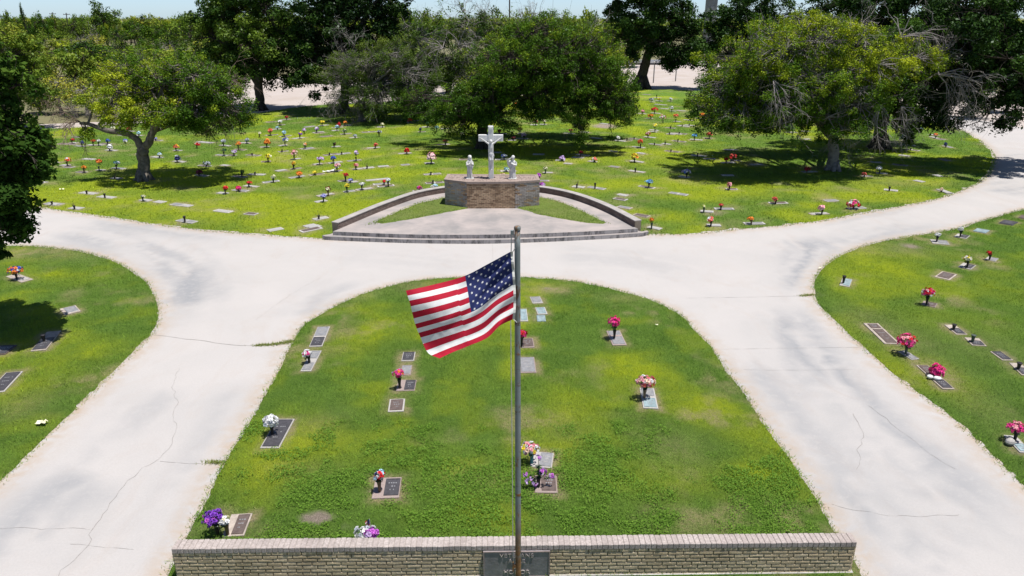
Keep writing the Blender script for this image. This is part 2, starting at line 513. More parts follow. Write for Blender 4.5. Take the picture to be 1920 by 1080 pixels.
def ground_sheet(name, poly, z, spacing, material, lip=None, attrf=None, jit=0.35, var_h=0.0):
    """a flat sheet filling an outline, with interior points every `spacing` metres; with lip the outline dips to that height"""
    g = rng(len(poly))
    x0, y0 = poly.min(0); x1, y1 = poly.max(0)
    xs, ys = np.meshgrid(np.arange(x0, x1, spacing), np.arange(y0, y1, spacing))
    xs = xs.ravel() + (g.random(xs.size) - 0.5) * spacing * jit * 2; ys = ys.ravel() + (g.random(ys.size) - 0.5) * spacing * jit * 2
    k = inside(poly, xs, ys); xs, ys = xs[k], ys[k]
    k = edge_dist(poly, xs, ys) > spacing * 0.35; xs, ys = xs[k], ys[k]
    pts = [Vector(p) for p in poly] + [Vector((a, b)) for a, b in zip(xs, ys)]
    nb = len(poly)
    vs, _, fs, ov, _, _ = delaunay_2d_cdt(pts, [(i, (i + 1) % nb) for i in range(nb)], [], 1, 1e-5)
    V = np.array([(v.x, v.y) for v in vs])
    zz = np.full(len(V), z)
    if var_h: zz = zz + var_h * (fbm(V[:, 0] * 0.8, V[:, 1] * 0.8, 3) - 0.5)
    if lip is not None:
        on = np.array([any(i < nb for i in o) for o in ov])
        zz[on] = lip
    me = bpy.data.meshes.new(name)
    me.from_pydata([(a, b, c) for (a, b), c in zip(V, zz)], [], [tuple(f) for f in fs])
    me.materials.append(material)
    me.polygons.foreach_set('use_smooth', [True] * len(me.polygons))
    if attrf:
        for nm, val in attrf(V[:, 0], V[:, 1]).items():
            a = me.attributes.new(nm, 'FLOAT', 'POINT'); a.data.foreach_set('value', val.astype(np.float32))
    me.update()
    if me.polygons and me.polygons[0].normal.z < 0: me.flip_normals()
    o = link(name, me)
    return o

# --- turf colours shared by the sheet and the blades
GREEN_D, GREEN_L = (0.084, 0.172, 0.027), (0.215, 0.365, 0.056)
YELLOW, STRAW, SOIL = (0.39, 0.48, 0.028), (0.48, 0.41, 0.21), (0.44, 0.36, 0.29)

def turf_colour(nt, var, yel, dry, bare):
    c = mixc(nt, var, GREEN_D, GREEN_L)
    c = mixc(nt, yel, c, YELLOW)
    c = mixc(nt, dry, c, STRAW)
    if bare is not None: c = mixc(nt, bare, c, SOIL)
    return c

m, nt, b = mat_new('turf')
v = coords(nt)
var = math_(nt, 'ADD', math_(nt, 'MULTIPLY', noise(nt, 1.1, 6, 0.7, v, 0.5, 0.3, 0.7), 0.55), math_(nt, 'MULTIPLY', noise(nt, 17, 4, 0.7, v, 0.3, 0.3, 0.7), 0.5), True)
c = turf_colour(nt, var, math_(nt, 'MULTIPLY', attr(nt, 'yel'), noise(nt, 4, 4, 0.6, v, 0.2, 0.1, 0.5), True), math_(nt, 'MULTIPLY', attr(nt, 'dry'), noise(nt, 14, 4, 0.7, v, 0.2, 0.25, 0.6), True), attr(nt, 'bare'))
sp = noise(nt, 60, 3, 0.7, v, 0.0, 0.30, 0.62)
c = mixc(nt, 1.0, c, mixc(nt, sp, (0.45, 0.45, 0.45), (1.2, 1.2, 1.2)), 'MULTIPLY')
nt.links.new(c, b.inputs['Base Color']); b.inputs['Roughness'].default_value = 0.95; b.inputs['Specular IOR Level'].default_value = 0.1
bump(nt, b, noise(nt, 45, 4, 0.75, v), 0.9, 0.05)
M['turf'] = m

m, nt, b = mat_new('grass_blade')
t = attr(nt, 'tint')
c = turf_colour(nt, t, attr(nt, 'yel'), attr(nt, 'dry'), None)
nt.nodes.remove(b)
d = N(nt, 'ShaderNodeBsdfDiffuse'); nt.links.new(c, d.inputs[0])
tr = N(nt, 'ShaderNodeBsdfTranslucent'); nt.links.new(c, tr.inputs[0])
mx = N(nt, 'ShaderNodeMixShader'); mx.inputs[0].default_value = 0.3
nt.links.new(d.outputs[0], mx.inputs[1]); nt.links.new(tr.outputs[0], mx.inputs[2])
nt.links.new(mx.outputs[0], nt.nodes['Material Output'].inputs[0])
M['blade'] = m

# --- pale concrete road
m, nt, b = mat_new('pale_concrete')
v = coords(nt)
c = mixc(nt, noise(nt, 0.45, 6, 0.62, v, 0.6, 0.3, 0.7), (0.455, 0.430, 0.418), (0.415, 0.397, 0.388))
c = mixc(nt, math_(nt, 'MULTIPLY', noise(nt, 0.9, 6, 0.7, coords(nt, (1, 0.5, 1)), 1.2, 0.52, 0.75), 0.45), c, (0.40, 0.345, 0.31))
st = math_(nt, 'MULTIPLY', attr(nt, 'stain'), noise(nt, 5.0, 6, 0.75, v, 0.4, 0.05, 0.5), True)
c = mixc(nt, st, c, (0.200, 0.215, 0.238))
c = mixc(nt, math_(nt, 'MULTIPLY', noise(nt, 26, 5, 0.75, v, 0.0, 0.3, 0.75), 0.35), c, (0.28, 0.272, 0.27))
c = mixc(nt, math_(nt, 'MULTIPLY', attr(nt, 'edge'), noise(nt, 3.0, 5, 0.7, v, 0.4, 0.35, 0.6), True), c, (0.37, 0.30, 0.24))
c = mixc(nt, math_(nt, 'MULTIPLY', noise(nt, 210, 2, 0.6, v, 0.0, 0.62, 0.72), 0.5), c, (0.25, 0.24, 0.23))
nt.links.new(c, b.inputs['Base Color']); b.inputs['Roughness'].default_value = 0.9; b.inputs['Specular IOR Level'].default_value = 0.2
bump(nt, b, noise(nt, 60, 5, 0.7, v), 0.25, 0.01)
M['road'] = m

# --- dry ground of the surroundings, with caliche
m, nt, b = mat_new('dry_ground')
v = coords(nt)
c = mixc(nt, noise(nt, 0.06, 6, 0.65, v, 0.5), (0.085, 0.105, 0.035), (0.18, 0.16, 0.085))
c = mixc(nt, noise(nt, 1.5, 5, 0.7, v), c, (0.16, 0.14, 0.07))
nt.links.new(c, b.inputs['Base Color']); b.inputs['Roughness'].default_value = 0.95
M['dry_ground'] = m
m, nt, b = mat_new('caliche')
v = coords(nt)
c = mixc(nt, noise(nt, 0.25, 6, 0.65, v, 0.5, 0.4, 0.7), (0.40, 0.355, 0.335), (0.33, 0.275, 0.235))
c = mixc(nt, math_(nt, 'MULTIPLY', noise(nt, 5, 5, 0.7, v), 0.4), c, (0.46, 0.40, 0.36))
nt.links.new(c, b.inputs['Base Color']); b.inputs['Roughness'].default_value = 0.95
M['caliche'] = m

me = bpy.data.meshes.new('ground')
me.from_pydata([(-4000, -300, -0.06), (4000, -300, -0.06), (4000, 5500, -0.06), (-4000, 5500, -0.06)], [], [(0, 1, 2, 3)])
me.materials.append(M['dry_ground'])
tag(link('ground', me), 'dry scrub ground around the cemetery', 'ground', kind='structure')

# caliche lot and lane behind the lawn
lot = world_poly([(-900, 258), (-200, 255), (90, 246), (230, 238), (400, 227), (480, 217), (620, 205), (900, 196), (1200, 178), (1340, 182), (1480, 196), (1600, 210), (1720, 236), (1790, 260), (2100, 262), (2300, 240),
                  (2000, 190), (1700, 150), (1420, 116), (1200, 113), (1000, 135), (760, 148), (560, 141), (440, 148), (400, 190), (230, 226), (60, 233), (-900, 240)], 0, 3.0)
tag(ground_sheet('lot', lot, -0.03, 4.0, M['caliche']), 'pale caliche lot and lane behind the cemetery lawn', 'lot', kind='structure')

# stains and tyre streaks worn into the road (pixel polylines, half width in metres, strength)
STREAK = [([(1465, 560), (1500, 625), (1560, 705), (1640, 800), (1760, 905), (1930, 1030)], .55, .8), ([(1405, 655), (1450, 755), (1540, 865), (1620, 960), (1760, 1090)], .5, .55), ([(1490, 440), (1535, 468), (1510, 515), (1492, 552)], .7, .8),
          ([(1450, 425), (1560, 405), (1700, 372), (1850, 330), (1930, 318)], .6, .7), ([(1400, 470), (1500, 480), (1600, 450), (1750, 410)], .5, .5), ([(170, 408), (260, 420), (350, 430), (450, 445)], .6, .65), ([(90, 430), (200, 448), (310, 490), (345, 545)], .8, .6),
          ([(330, 500), (355, 540), (345, 580)], .6, .8), ([(200, 880), (120, 930), (40, 1010), (-40, 1090)], .5, .7), ([(330, 720), (220, 830), (150, 900)], .4, .35), ([(470, 700), (400, 830), (310, 960), (230, 1090)], .35, .35), ([(560, 600), (600, 560), (680, 530)], .5, .4), ([(1290, 640), (1340, 700), (1420, 820), (1560, 1000)], .35, .5),
          ([(1020, 480), (1180, 490), (1300, 520)], .8, .25), ([(620, 470), (800, 490), (900, 500)], .8, .15), ([(1640, 1000), (1780, 1090)], .8, .5), ([(1850, 360), (1930, 345)], .8, .6), ([(1880, 300), (1940, 290)], .8, .4)]
def seg_field(polys, x, y):
    s = np.zeros(len(x))
    for si, (px, hw, k) in enumerate(polys):
        w = [G(a, b_) for a, b_ in smooth_px(px, 25)]
        d = np.full(len(x), 1e9); U = np.zeros(len(x)); Vp = np.zeros(len(x)); acc = 0.0
        for a, c_ in zip(w[:-1], w[1:]):
            dx, dy = c_.x - a.x, c_.y - a.y
            L = dx * dx + dy * dy + 1e-9
            t = np.clip(((x - a.x) * dx + (y - a.y) * dy) / L, 0, 1)
            q = (x - a.x - t * dx) ** 2 + (y - a.y - t * dy) ** 2; n_ = q < d; L1 = math.sqrt(L)
            d = np.where(n_, q, d); U = np.where(n_, acc + t * L1, U); Vp = np.where(n_, ((y - a.y) * dx - (x - a.x) * dy) / L1, Vp); acc += L1
        # wheels drag the dirt along the lane: streaks long in the driving direction, fine across it
        drag = .25 + 1.2 * sstep(.34, .66, fbm(U * .30 + si * 9, Vp * 3.4 + si * 5, 4))
        s = np.maximum(s, k * np.exp(-d / (2 * (hw * 1.25) ** 2)) * drag * (1 - sstep(acc * .8, acc, U) * .8) * sstep(0, acc * .2, U))
    return s
LAWN_POLYS = {}
for nm, px, stp in (('island', ISLAND, .25), ('left', LEFT, .35), ('right', RIGHT, .35), ('far', FARL, .6)):
    pl = world_poly(px, 0, stp)
    # a slightly ragged edge, as turf creeps over concrete
    e = fbm(pl[:, 0] * 1.1, pl[:, 1] * 1.1, 3) - 0.5
    cx, cy = pl.mean(0)
    nrm = np.roll(pl, -1, 0) - np.roll(pl, 1, 0); nrm = np.stack([nrm[:, 1], -nrm[:, 0]], 1); nrm /= np.linalg.norm(nrm, axis=1)[:, None] + 1e-9
    LAWN_POLYS[nm] = pl + nrm * (e * 0.10)[:, None]

def road_attr(x, y):
    d = np.full(len(x), 1e9)
    for pl in LAWN_POLYS.values():
        d = np.minimum(d, edge_dist(pl[::3], x, y))
    return dict(stain=np.clip(seg_field(STREAK, x, y) * .68, 0, 1), edge=np.clip(1.1 - d / 0.45, 0, 1))
road_px = [(-1600, 1160), (-1600, 420), (-700, 365), (-200, 368), (0, 375), (300, 405), (600, 425), (1200, 420), (1500, 395), (1740, 360), (1815, 325), (1835, 295), (1815, 265), (1780, 246), (1720, 230), (1650, 215), (1560, 202), (1640, 196), (1760, 212), (1900, 236), (2050, 262), (2400, 270), (3300, 330), (3500, 1160)]
tag(ground_sheet('road', world_poly(road_px, 0, 1.2), 0.0, 0.26, M['road'], attrf=road_attr), 'pale worn concrete cemetery road splitting round the lawn', 'road', kind='structure')

# cracks and slab joints: thin dark strips let into the concrete
m_crack = simple('crack', (0.31, 0.29, 0.275), 0.95, 0.4, 30)
m_joint = simple('joint', (0.30, 0.28, 0.265), 0.95, 0.3, 30)
def ribbon(mb, px, w, seed, mat=0, z=0.004, wob=0.05, stepm=0.12):
    g = rng(seed)
    pts = [G(a, b_, z) for a, b_ in smooth_px(px, 10)]
    L = []; 
    for a, c_ in zip(pts[:-1], pts[1:]):
        n = max(1, int((c_ - a).length / stepm))
        for k in range(n): L.append(a.lerp(c_, k / n))
    L.append(pts[-1])
    off = (fbm(np.arange(len(L)) * 0.35 + seed * 13.7, np.zeros(len(L)) + seed, 4) - 0.5) * 2 * wob
    vs = []
    for i, p in enumerate(L):
        t = (L[min(i + 1, len(L) - 1)] - L[max(i - 1, 0)]); t.z = 0; t.normalize()
        n = Vector((-t.y, t.x, 0)); q = p + n * off[i]; ww = w * (0.15 + g.random() * 0.8)
        vs += [q - n * ww, q + n * ww]
    mb.add(vs, [(2 * i, 2 * i + 1, 2 * i + 3, 2 * i + 2) for i in range(len(L) - 1)], mat)
cr = MB()
ribbon(cr, [(335, 690), (327, 725), (330, 765), (325, 800), (314, 842), (290, 866), (250, 892), (222, 920), (205, 955), (178, 990), (165, 1022), (140, 1050), (110, 1085)], .006, 3, 0, wob=.12)
ribbon(cr, [(300, 865), (345, 868), (412, 869)], .005, 4, 0, wob=.04)
ribbon(cr, [(130, 1022), (200, 1025), (250, 1030)], .004, 5, 1, wob=.05)
ribbon(cr, [(0, 990), (70, 990), (170, 991)], .004, 6, 1, wob=.05)
ribbon(cr, [(1595, 775), (1622, 820), (1612, 845), (1608, 880)], .006, 7, 0, wob=.10)
ribbon(cr, [(1630, 760), (1680, 800), (1740, 850), (1790, 880)], .005, 8, 0, wob=.10)
ribbon(cr, [(1560, 945), (1660, 965), (1800, 967)], .004, 9, 1, wob=.06)
ribbon(cr, [(283, 628), (340, 634), (405, 642), (452, 648), (500, 647), (548, 640)], .014, 10, 0, wob=.05)
ribbon(cr, [(1285, 559), (1400, 557), (1526, 554)], .006, 11, 1, wob=.02)
ribbon(cr, [(1330, 655), (1450, 653), (1612, 651)], .005, 12, 1, wob=.02)
ribbon(cr, [(1395, 693), (1500, 694), (1600, 693)], .004, 13, 1, wob=.02)
ribbon(cr, [(923, 455), (924, 485), (926, 518)], .004, 14, 1, wob=.01)
ribbon(cr, [(480, 600), (520, 570), (600, 520)], .003, 15, 1, wob=.1)
tag(cr.build('road_cracks', [m_crack, m_joint]), 'cracks and slab joints in the pale road', 'road cracks', kind='structure')

# ================================================================ GRAVES: tables read from the photograph
# near markers: four corners (far left, far right, near right, near left), stone, plates (x0, y0, x1, y1 in the stone's own 0..1 frame, metal), label
NEAR = [
 ([(596, 615.5), (619, 615.5), (604, 652.5), (580, 652.5)], 'granite', [(.06, .52, .94, .97, 'bronze_light'), (.06, .03, .94, .44, 'bronze')], 'double marker, upper plate pale and lower plate dark, at the road bend'),
 ([(586, 660.5), (602, 660.5), (585, 699), (562, 699)], 'granite', [(.08, .60, .92, .96, 'bronze_light'), (.08, .04, .92, .38, 'bronze_light')], 'narrow double marker of two pale plates under the white and pink flowers'),
 ([(756, 663), (779.5, 663), (776, 679.5), (753, 679.5)], 'granite', [(.06, .06, .94, .94, 'bronze')], 'small dark framed marker farthest in the row of four below the flag'),
 ([(754.5, 688), (773, 688), (770.5, 706), (750, 706)], 'granite_pink', [(.08, .08, .92, .92, 'bronze_light')], 'small pale plate marker behind the pink bouquet in the row of four'),
 ([(747.5, 716), (781, 715.5), (778, 735.5), (742, 736)], 'granite_pink', [(.42, .06, .97, .94, 'bronze')], 'pinkish stone marker with a dark plate beside the red and pink bouquet'),
 ([(731, 751.5), (760, 751.5), (757, 775), (727.5, 775)], 'granite', [(.10, .08, .90, .92, 'bronze_brown')], 'brown square plate marker nearest in the row of four below the flag'),
 ([(521.5, 789), (551, 789), (526.5, 844), (485.5, 843.5)], 'granite', [(.07, .04, .93, .96, 'bronze')], 'long dark bronze marker in a grey frame under the large white flowers'),
 ([(706, 900), (752, 899), (749.5, 938), (695.5, 938)], 'granite_pink', [(.42, .10, .97, .92, 'bronze')], 'pinkish stone marker with an off centre dark plate by the red, white and blue bouquet'),
 ([(1001.5, 852), (1036, 851.6), (1037, 880), (991, 880)], 'granite', [(.40, .06, .96, .94, 'bronze_light')], 'grey marker right of the flagpole, under the multicoloured bouquet'),
 ([(1004, 895.6), (1041.5, 895.6), (1047, 928), (1001.5, 928)], 'granite_pink', [(.30, .10, .95, .92, 'bronze_brown')], 'brown marker right of the flagpole, under the sprawling lilac flowers'),
 ([(435, 968), (474, 967), (458, 1009), (417, 1010)], 'granite_dust', [(.38, .06, .93, .94, 'bronze_brown')], 'weathered brown marker beside the purple flowers at the wall\'s left end'),
 ([(974, 672.7), (1000.7, 672.7), (1006.7, 702), (975, 702)], 'granite_pink', [(.06, .05, .94, .95, 'bronze_light')], 'square greyish marker half hidden by the flagpole, nearest of those beside it'),
 ([(977, 638), (998, 637), (1002.7, 654), (978, 655)], 'granite_pink', [(.10, .08, .94, .92, 'bronze_brown')], 'small brown marker under the red flowers just right of the flagpole'),
 ([(992.7, 559), (1012.7, 559), (1018, 571), (999, 571)], 'granite', [(.08, .08, .92, .92, 'bronze_light')], 'pale marker farthest of the cluster right of the flag'),
 ([(1003, 579), (1021.7, 579), (1026.7, 592), (1008, 592)], 'granite', [(.10, .08, .90, .92, 'bronze_blue')], 'white framed blue green marker in the middle of the cluster right of the flag'),
 ([(1006, 594), (1021.7, 594), (1024, 605), (1007, 605)], 'bronze_blue', [(.06, .06, .94, .94, 'bronze_blue')], 'small unframed blue green marker nearest of the cluster right of the flag'),
 ([(974, 582), (986.7, 582), (991, 605), (975, 605)], 'granite', [(.12, .05, .92, .95, 'bronze_blue')], 'long pale marker touching the flagpole beside the blue green ones'),
 ([(1136.7, 623), (1162, 623), (1175.7, 650), (1148, 650)], 'granite_pink', [(.08, .05, .92, .55, 'bronze_light'), (.08, .68, .92, .96, 'bronze_light')], 'grey marker under the hot pink flowers right of the pole'),
 ([(1200, 731), (1225, 731), (1235, 769), (1205, 769)], 'granite', [(.08, .04, .92, .48, 'bronze_blue'), (.08, .58, .92, .96, 'bronze_light')], 'blue grey marker under the salmon pink flowers'),
 ([(1580, 525), (1596.7, 525), (1593, 540), (1572.7, 537.7)], 'granite', [(.30, .08, .95, .92, 'bronze_blue')], 'pale blue marker with an empty dark vase near the right road bend'),
 ([(1765, 511.7), (1795, 516.7), (1780, 527), (1751.7, 521.7)], 'granite_dust', [(.10, .10, .90, .90, 'bronze_brown')], 'dusty square marker with no vase on the right lawn'),
 ([(1805, 496), (1830, 499), (1820, 507), (1795, 503)], 'granite', [(.35, .1, .95, .9, 'bronze')], 'grey marker under the yellow and white flowers on the right lawn'),
 ([(1852, 484), (1872, 486.5), (1866, 492), (1845, 489)], 'granite', [(.35, .1, .95, .9, 'bronze_light')], 'pale marker under the red flowers on the right lawn'),
 ([(1733, 567), (1757, 572), (1753, 579), (1725, 573)], 'granite_pink', [(.3, .1, .95, .9, 'bronze_brown')], 'dark brown marker under the tall red and white bouquet'),
 ([(1618, 608), (1646, 610), (1685, 645), (1660, 650)], 'granite_dust', [(.18, .03, .85, .68, 'bronze_brown'), (.18, .74, .85, .95, 'bronze_brown')], 'long dusty double marker with no flowers along the right road'),
 ([(1683, 660.7), (1698, 660.7), (1723, 675.5), (1708, 678)], 'granite', [(.1, .04, .9, .45, 'bronze_light'), (.1, .6, .9, .96, 'bronze_light')], 'pale marker under the big red and pink bouquet on the right lawn'),
 ([(1717, 686), (1739, 690), (1789.6, 731), (1766, 734)], 'granite_dust', [(.1, .03, .9, .36, 'bronze'), (.1, .55, .9, .97, 'bronze_brown')], 'long double marker under the low magenta bouquet'),
 ([(1884, 820), (1900, 820), (1934, 850), (1912, 855)], 'granite', [(.1, .05, .9, .5, 'bronze_blue')], 'pale marker under the pink roses at the right edge'),
 ([(1770, 611), (1790, 613), (1813, 629), (1793, 631)], 'granite_dust', [(.1, .05, .9, .6, 'bronze')], 'stone marker farthest in the line of empty vases on the right lawn'),
 ([(1807, 635.5), (1835, 637.5), (1849, 652), (1822, 650)], 'granite_dust', [(.1, .05, .9, .6, 'bronze')], 'stone marker second farthest in the line of empty vases on the right lawn'),
 ([(1857, 662), (1874, 662), (1898, 677), (1880, 680)], 'granite_dust', [(.1, .05, .9, .95, 'bronze')], 'narrow stone marker with no vase in the line of empty vases'),
 ([(1893, 684), (1911, 684), (1936, 706), (1916, 708)], 'granite_dust', [(.1, .05, .9, .6, 'bronze')], 'stone marker nearest in the line of empty vases, at the right edge'),
 ([(1750, 452), (1781, 454), (1774, 460.5), (1741, 457)], 'granite', [(.4, .1, .96, .9, 'bronze_light')], 'marker under the left one of two small white bouquets by the right road'),
 ([(1796, 441), (1818, 443), (1812, 449), (1787, 446)], 'granite', [(.4, .1, .96, .9, 'bronze')], 'marker under the right one of two small white bouquets by the right road'),
 ([(1832, 431), (1855, 433), (1848, 438), (1823, 436)], 'bronze_blue', [(.06, .08, .94, .92, 'bronze_blue')], 'flat pale blue marker by the right road with no vase'),
 ([(1882, 415), (1909, 417), (1898, 424), (1871, 421)], 'bronze', [(.05, .08, .95, .92, 'bronze')], 'flat dark marker by the right road close to the right edge'),
 ([(1915, 406), (1945, 408), (1938, 414), (1908, 411)], 'bronze_brown', [(.05, .08, .95, .92, 'bronze_brown')], 'brown marker cut by the right edge beside the right road'),
 ([(12, 519), (33, 517), (66, 526), (38, 532)], 'granite_dust', [(.1, .1, .9, .42, 'granite')], 'dusty marker under the blue and orange bouquet at the left edge'),
 ([(112, 580), (143, 577), (152, 587), (122, 592)], 'granite_dust', [(.2, .1, .92, .9, 'bronze_light')], 'small pale square marker on the left lawn at the tip of the shade'),
 ([(87, 625), (117, 623), (85, 659), (60, 661)], 'granite_dust', [(.05, .04, .95, .62, 'bronze')], 'long dark marker with an empty vase in the shade on the left lawn'),
 ([(-7, 652), (32, 649), (13, 667), (-34, 669)], 'bronze_brown', [(.04, .06, .96, .94, 'bronze')], 'dark marker in full shade at the left edge'),
 ([(13, 700.7), (43, 700.7), (8, 738), (-24, 740)], 'granite', [(.08, .04, .92, .96, 'bronze')], 'framed dark marker nearest on the left lawn at the edge of the picture'),
]
# near flowers: base pixel, head pixel, head radius px, [(colour, weight)], vase, label
NEARF = [
 ((580, 681), (575, 663), 10, [('white', 5), ('hotpink', 1)], 'vase', 'white flowers with one pink bloom in a dark vase by the left road bend'),
 ((749.5, 728), (746.5, 700), 9, [('hotpink', 3), ('orange', 1), ('lilac', 1), ('magenta', 2)], 'vase', 'pink, orange and lilac flowers in a tall dark vase below the flag'),
 ((511, 814), (507, 790), 15, [('white', 8), ('silver', 1)], 'vase', 'large all white flowers on the long framed marker near the left road'),
 ((712, 921), (711, 893), 12, [('white', 3), ('skyblue', 2), ('red', 2), ('navy', 1)], 'vase_brown', 'red, white and blue flowers in a dark vase near the wall'),
 ((997, 868), (993.5, 842), 16, [('pink', 3), ('yellow', 2), ('white', 3), ('hotpink', 1), ('peach', 1)], 'vase_teal', 'multicoloured pink, yellow and white bouquet right of the flagpole'),
 ((427, 1002), (420, 977), 10, [('white', 6), ('cream', 1)], 'vase_brown', 'white flowers in a tan vase beside the purple flowers'),
 ((1151.7, 635), (1152, 604), 12, [('hotpink', 6), ('magenta', 2)], 'vase', 'hot pink flowers in a dark vase right of the flagpole'),
 ((1208, 747), (1210, 716), 16, [('pink', 4), ('peach', 2), ('coral', 2), ('white', 1)], 'vase_brown', 'salmon pink bouquet in a dark vase, large, right side of the island lawn'),
 ((978, 648), (979.5, 626), 9, [('red', 3), ('magenta', 3)], 'vase', 'red flowers peeping out right behind the flagpole'),
 ((1813, 501), (1814, 486), 8, [('yellow', 3), ('cream', 2), ('white', 1)], 'vase', 'yellow and cream flowers on the right lawn'),
 ((1855, 487), (1855, 474), 5, [('red', 4)], 'vase', 'small red flowers on the right lawn beyond the yellow ones'),
 ((1736.7, 571), (1741, 549), 11, [('red', 3), ('white', 2), ('pink', 2), ('magenta', 1)], 'vase', 'red, white and pink bouquet in a tall dark vase on the right lawn'),
 ((1697.7, 664), (1700.7, 640), 17, [('red', 3), ('hotpink', 4), ('pink', 2)], 'vase_green', 'big red and pink bouquet in a green vase beside the right road'),
 ((1752.6, 706), (1757, 696), 15, [('magenta', 6), ('hotpink', 4)], 'vase_white', 'low magenta bouquet over white stones beside the right road'),
 ((1902, 826), (1906.7, 803), 15, [('hotpink', 5), ('pink', 3), ('red', 1)], 'vase', 'pink roses in a dark vase at the right edge'),
 ((1756, 453), (1758, 440), 5, [('white', 5)], 'vase', 'small white bouquet by the right road, left one of two'),
 ((1800, 444), (1802, 430), 5, [('white', 4), ('cream', 1)], 'vase', 'small white bouquet by the right road, right one of two'),
 ((32, 524), (29, 507), 12, [('blue', 5), ('yellow', 1), ('white', 1), ('orange', 2), ('coral', 1)], 'vase', 'blue, yellow and orange bouquet at the left edge'),
]
NEARV = [((1581, 531), 517, 'vase', 'empty dark vase on the pale blue marker near the right road bend'), ((1787.5, 618), 608, 'vase', 'empty vase farthest in the line on the right lawn'), ((1823, 641), 628, 'vase_green', 'green grey empty vase, middle of the line on the right lawn'),
         ((1909, 692), 680, 'vase', 'empty dark vase nearest in the line at the right edge'), ((83, 640), 628, 'vase', 'empty dark vase on the long shaded marker on the left lawn')]

# flowers of the far lawn: head x, head y, base y, head radius px, colours
FARF = '''136 262 269 4 red|154 268 275 4 navy|175 264 273 4 red coral|185 264.5 273 4 white|202 264 270.5 4 blue|206 276 283 6.5 white|235 264 269 4.5 white blue|213 240 245 4 cream white|241 242 247 4.5 coral|260 250 255 4 skyblue|292 260 264 3 lavender
127 300 311 6.5 red orange white|158 314 324 5 orange|186 303 320 7 coral orange red|219 305 317 6 teal silver|299 289 296 5 skyblue white|330 275 283 5 orange yellow coral|333 297 304 7 silver navy|269 368 377 4 cream silver|63 334 341 4 red
370 270.5 277.5 5 red white|419 265 274 5 silver|447 270 281.5 5 orange coral|420 282 292 5 green|439 285 292 4.5 lilac white|463.5 263 269 4.5 silver|507 245.5 254 6 coral orange|487 250 257 4 cream|532.5 249 256 5 skyblue|534.5 262 273.5 6 lavender white navy|500.5 267 276.5 7 orange|572 271 279 4.5 peach orange|525 228 235 4.5 white|538 220 225 4 darkred|570 244 251 4 lilac|563 251 260 5 purple yellow|594 242 249 5 lilac white|604 229 236 5 yellow|520 239 243 3 skyblue|551.5 287 299 6 pink rose|503 294 304 6 yellow cream|551 307 317 5 yellow orange|600 298 309 6 lilac maroon white|561 326 333 7 orange yellow|590 325 328 5 yellow|513 333 342 4.5 cream white|467 342 350.5 4.5 red|422.5 352.5 363.5 6 red|447 355 358.5 6 magenta red|374 323 330 7 maroon|388 307 312 6 silver|454 323 332 4.5 green
625 297 306 5.5 blue|632 310 322 6.5 rose pink white|667.5 310 318 5 pink coral|668 287 302 5 lilac white|648.5 328 340 5.5 red darkred|657 339 342.5 4.5 lavender blue|650.5 348 360 6 yellow|678.5 345 356 5.5 white|720 340 346 4 red|728 337.5 350 5.5 white skyblue|615 355 367 6 darkred red cream|607 367.5 378.5 5.5 lavender|786 353 359 5 magenta violet|815 350 354.5 6 skyblue white|809 295 307 9 rose pink|763 282 288.5 7 red|704 272.5 278 5 coral red|711 248 256 5 silver maroon|666 254 259 4 silver|627 270 276 4 maroon green|632 238 245.5 4.5 skyblue|635.5 234 240 4.5 red|647 229.5 236 4.5 orange|645.5 245 252 4.5 cream green|697 218 224 5 orange yellow white|704 219 226 3.5 blue|717 233 239 3.5 cream|769 225 231 5.5 magenta red|781 221 227 4 orange|812 217 222.5 4.5 red|788 242 248 3.5 navy|818.5 239 246.5 4 teal|834 230 242 4 white cream|835 265 272 5.5 brown coral|801 231 239 4 green
936.5 246 252 5 darkred|975 243 251 5 darkred|982 254 261 4.5 lilac|866 253 263 5 cream silver|963 258 264 4 maroon|1004 228 235 4.5 rose coral|1021 227 234 4 cream|1054 297 302 6.5 lilac violet|945 293 300 6 silver blue|949 317 322 5 skyblue|943 330 337 7 peach cream|1023 316 325 4.5 cream|1003 331 339 5 cream white|1010 329 340 6 violet|1016.5 346 352.5 7 violet lilac
1070 244 251 4 red pink|1089 286 292 5 darkred|1114.5 299 304 5.5 coral white|1190 294 304 7.5 yellow orange|1200.5 266 277 6 red orange|1215 251 258.5 5 darkred rose|1159 258.5 265 4.5 white|1228 236 248 4.5 cream yellow|1217 341 352 6.5 azure skyblue|968 195 201 4 orange
1221 187 192 4.5 silver navy|1236 186 190 3 yellow|1258 185.5 190 3.5 white|1227 205 213 5.5 red pink|1205.5 209 214 4 pink|1220 217 223 5 orange|1243 220 231 5.5 white pink|1267 217 229 5 coral orange|1259 202.5 209 4.5 white|1316 216 223 6 orange|1302 254 263 5.5 azure|1330 252 260 6 coral red|1287 322 333 7 lilac blue white|1367 347 356 5.5 pink|1361.5 299 306 5.5 red|1374.5 294 302 7 red coral
1320 387 398 4.5 lime cream|1352 384 393 4.5 red coral|1453.5 373 382 6.5 coral|1332.5 412 424 7 coral rose white|1408 410 420.5 6 orange|1221.5 412 429 5.5 orange|1540 390 402 8 rose white pink|1600 383 391.5 11 red white pink magenta
1648.5 316 326 6 white silver|1620 327 331.5 5 coral|1513 317 323 6 darkred|1765 357.5 360 4 peach|1754.5 253 259 4 coral orange|1687 226 232 4 coral|1506 238 247 4 pink|1486.5 241 249 4 white|1695 258 265 6 teal silver|1773 271 276 4 navy|1725.5 241 246.5 4.5 skyblue'''
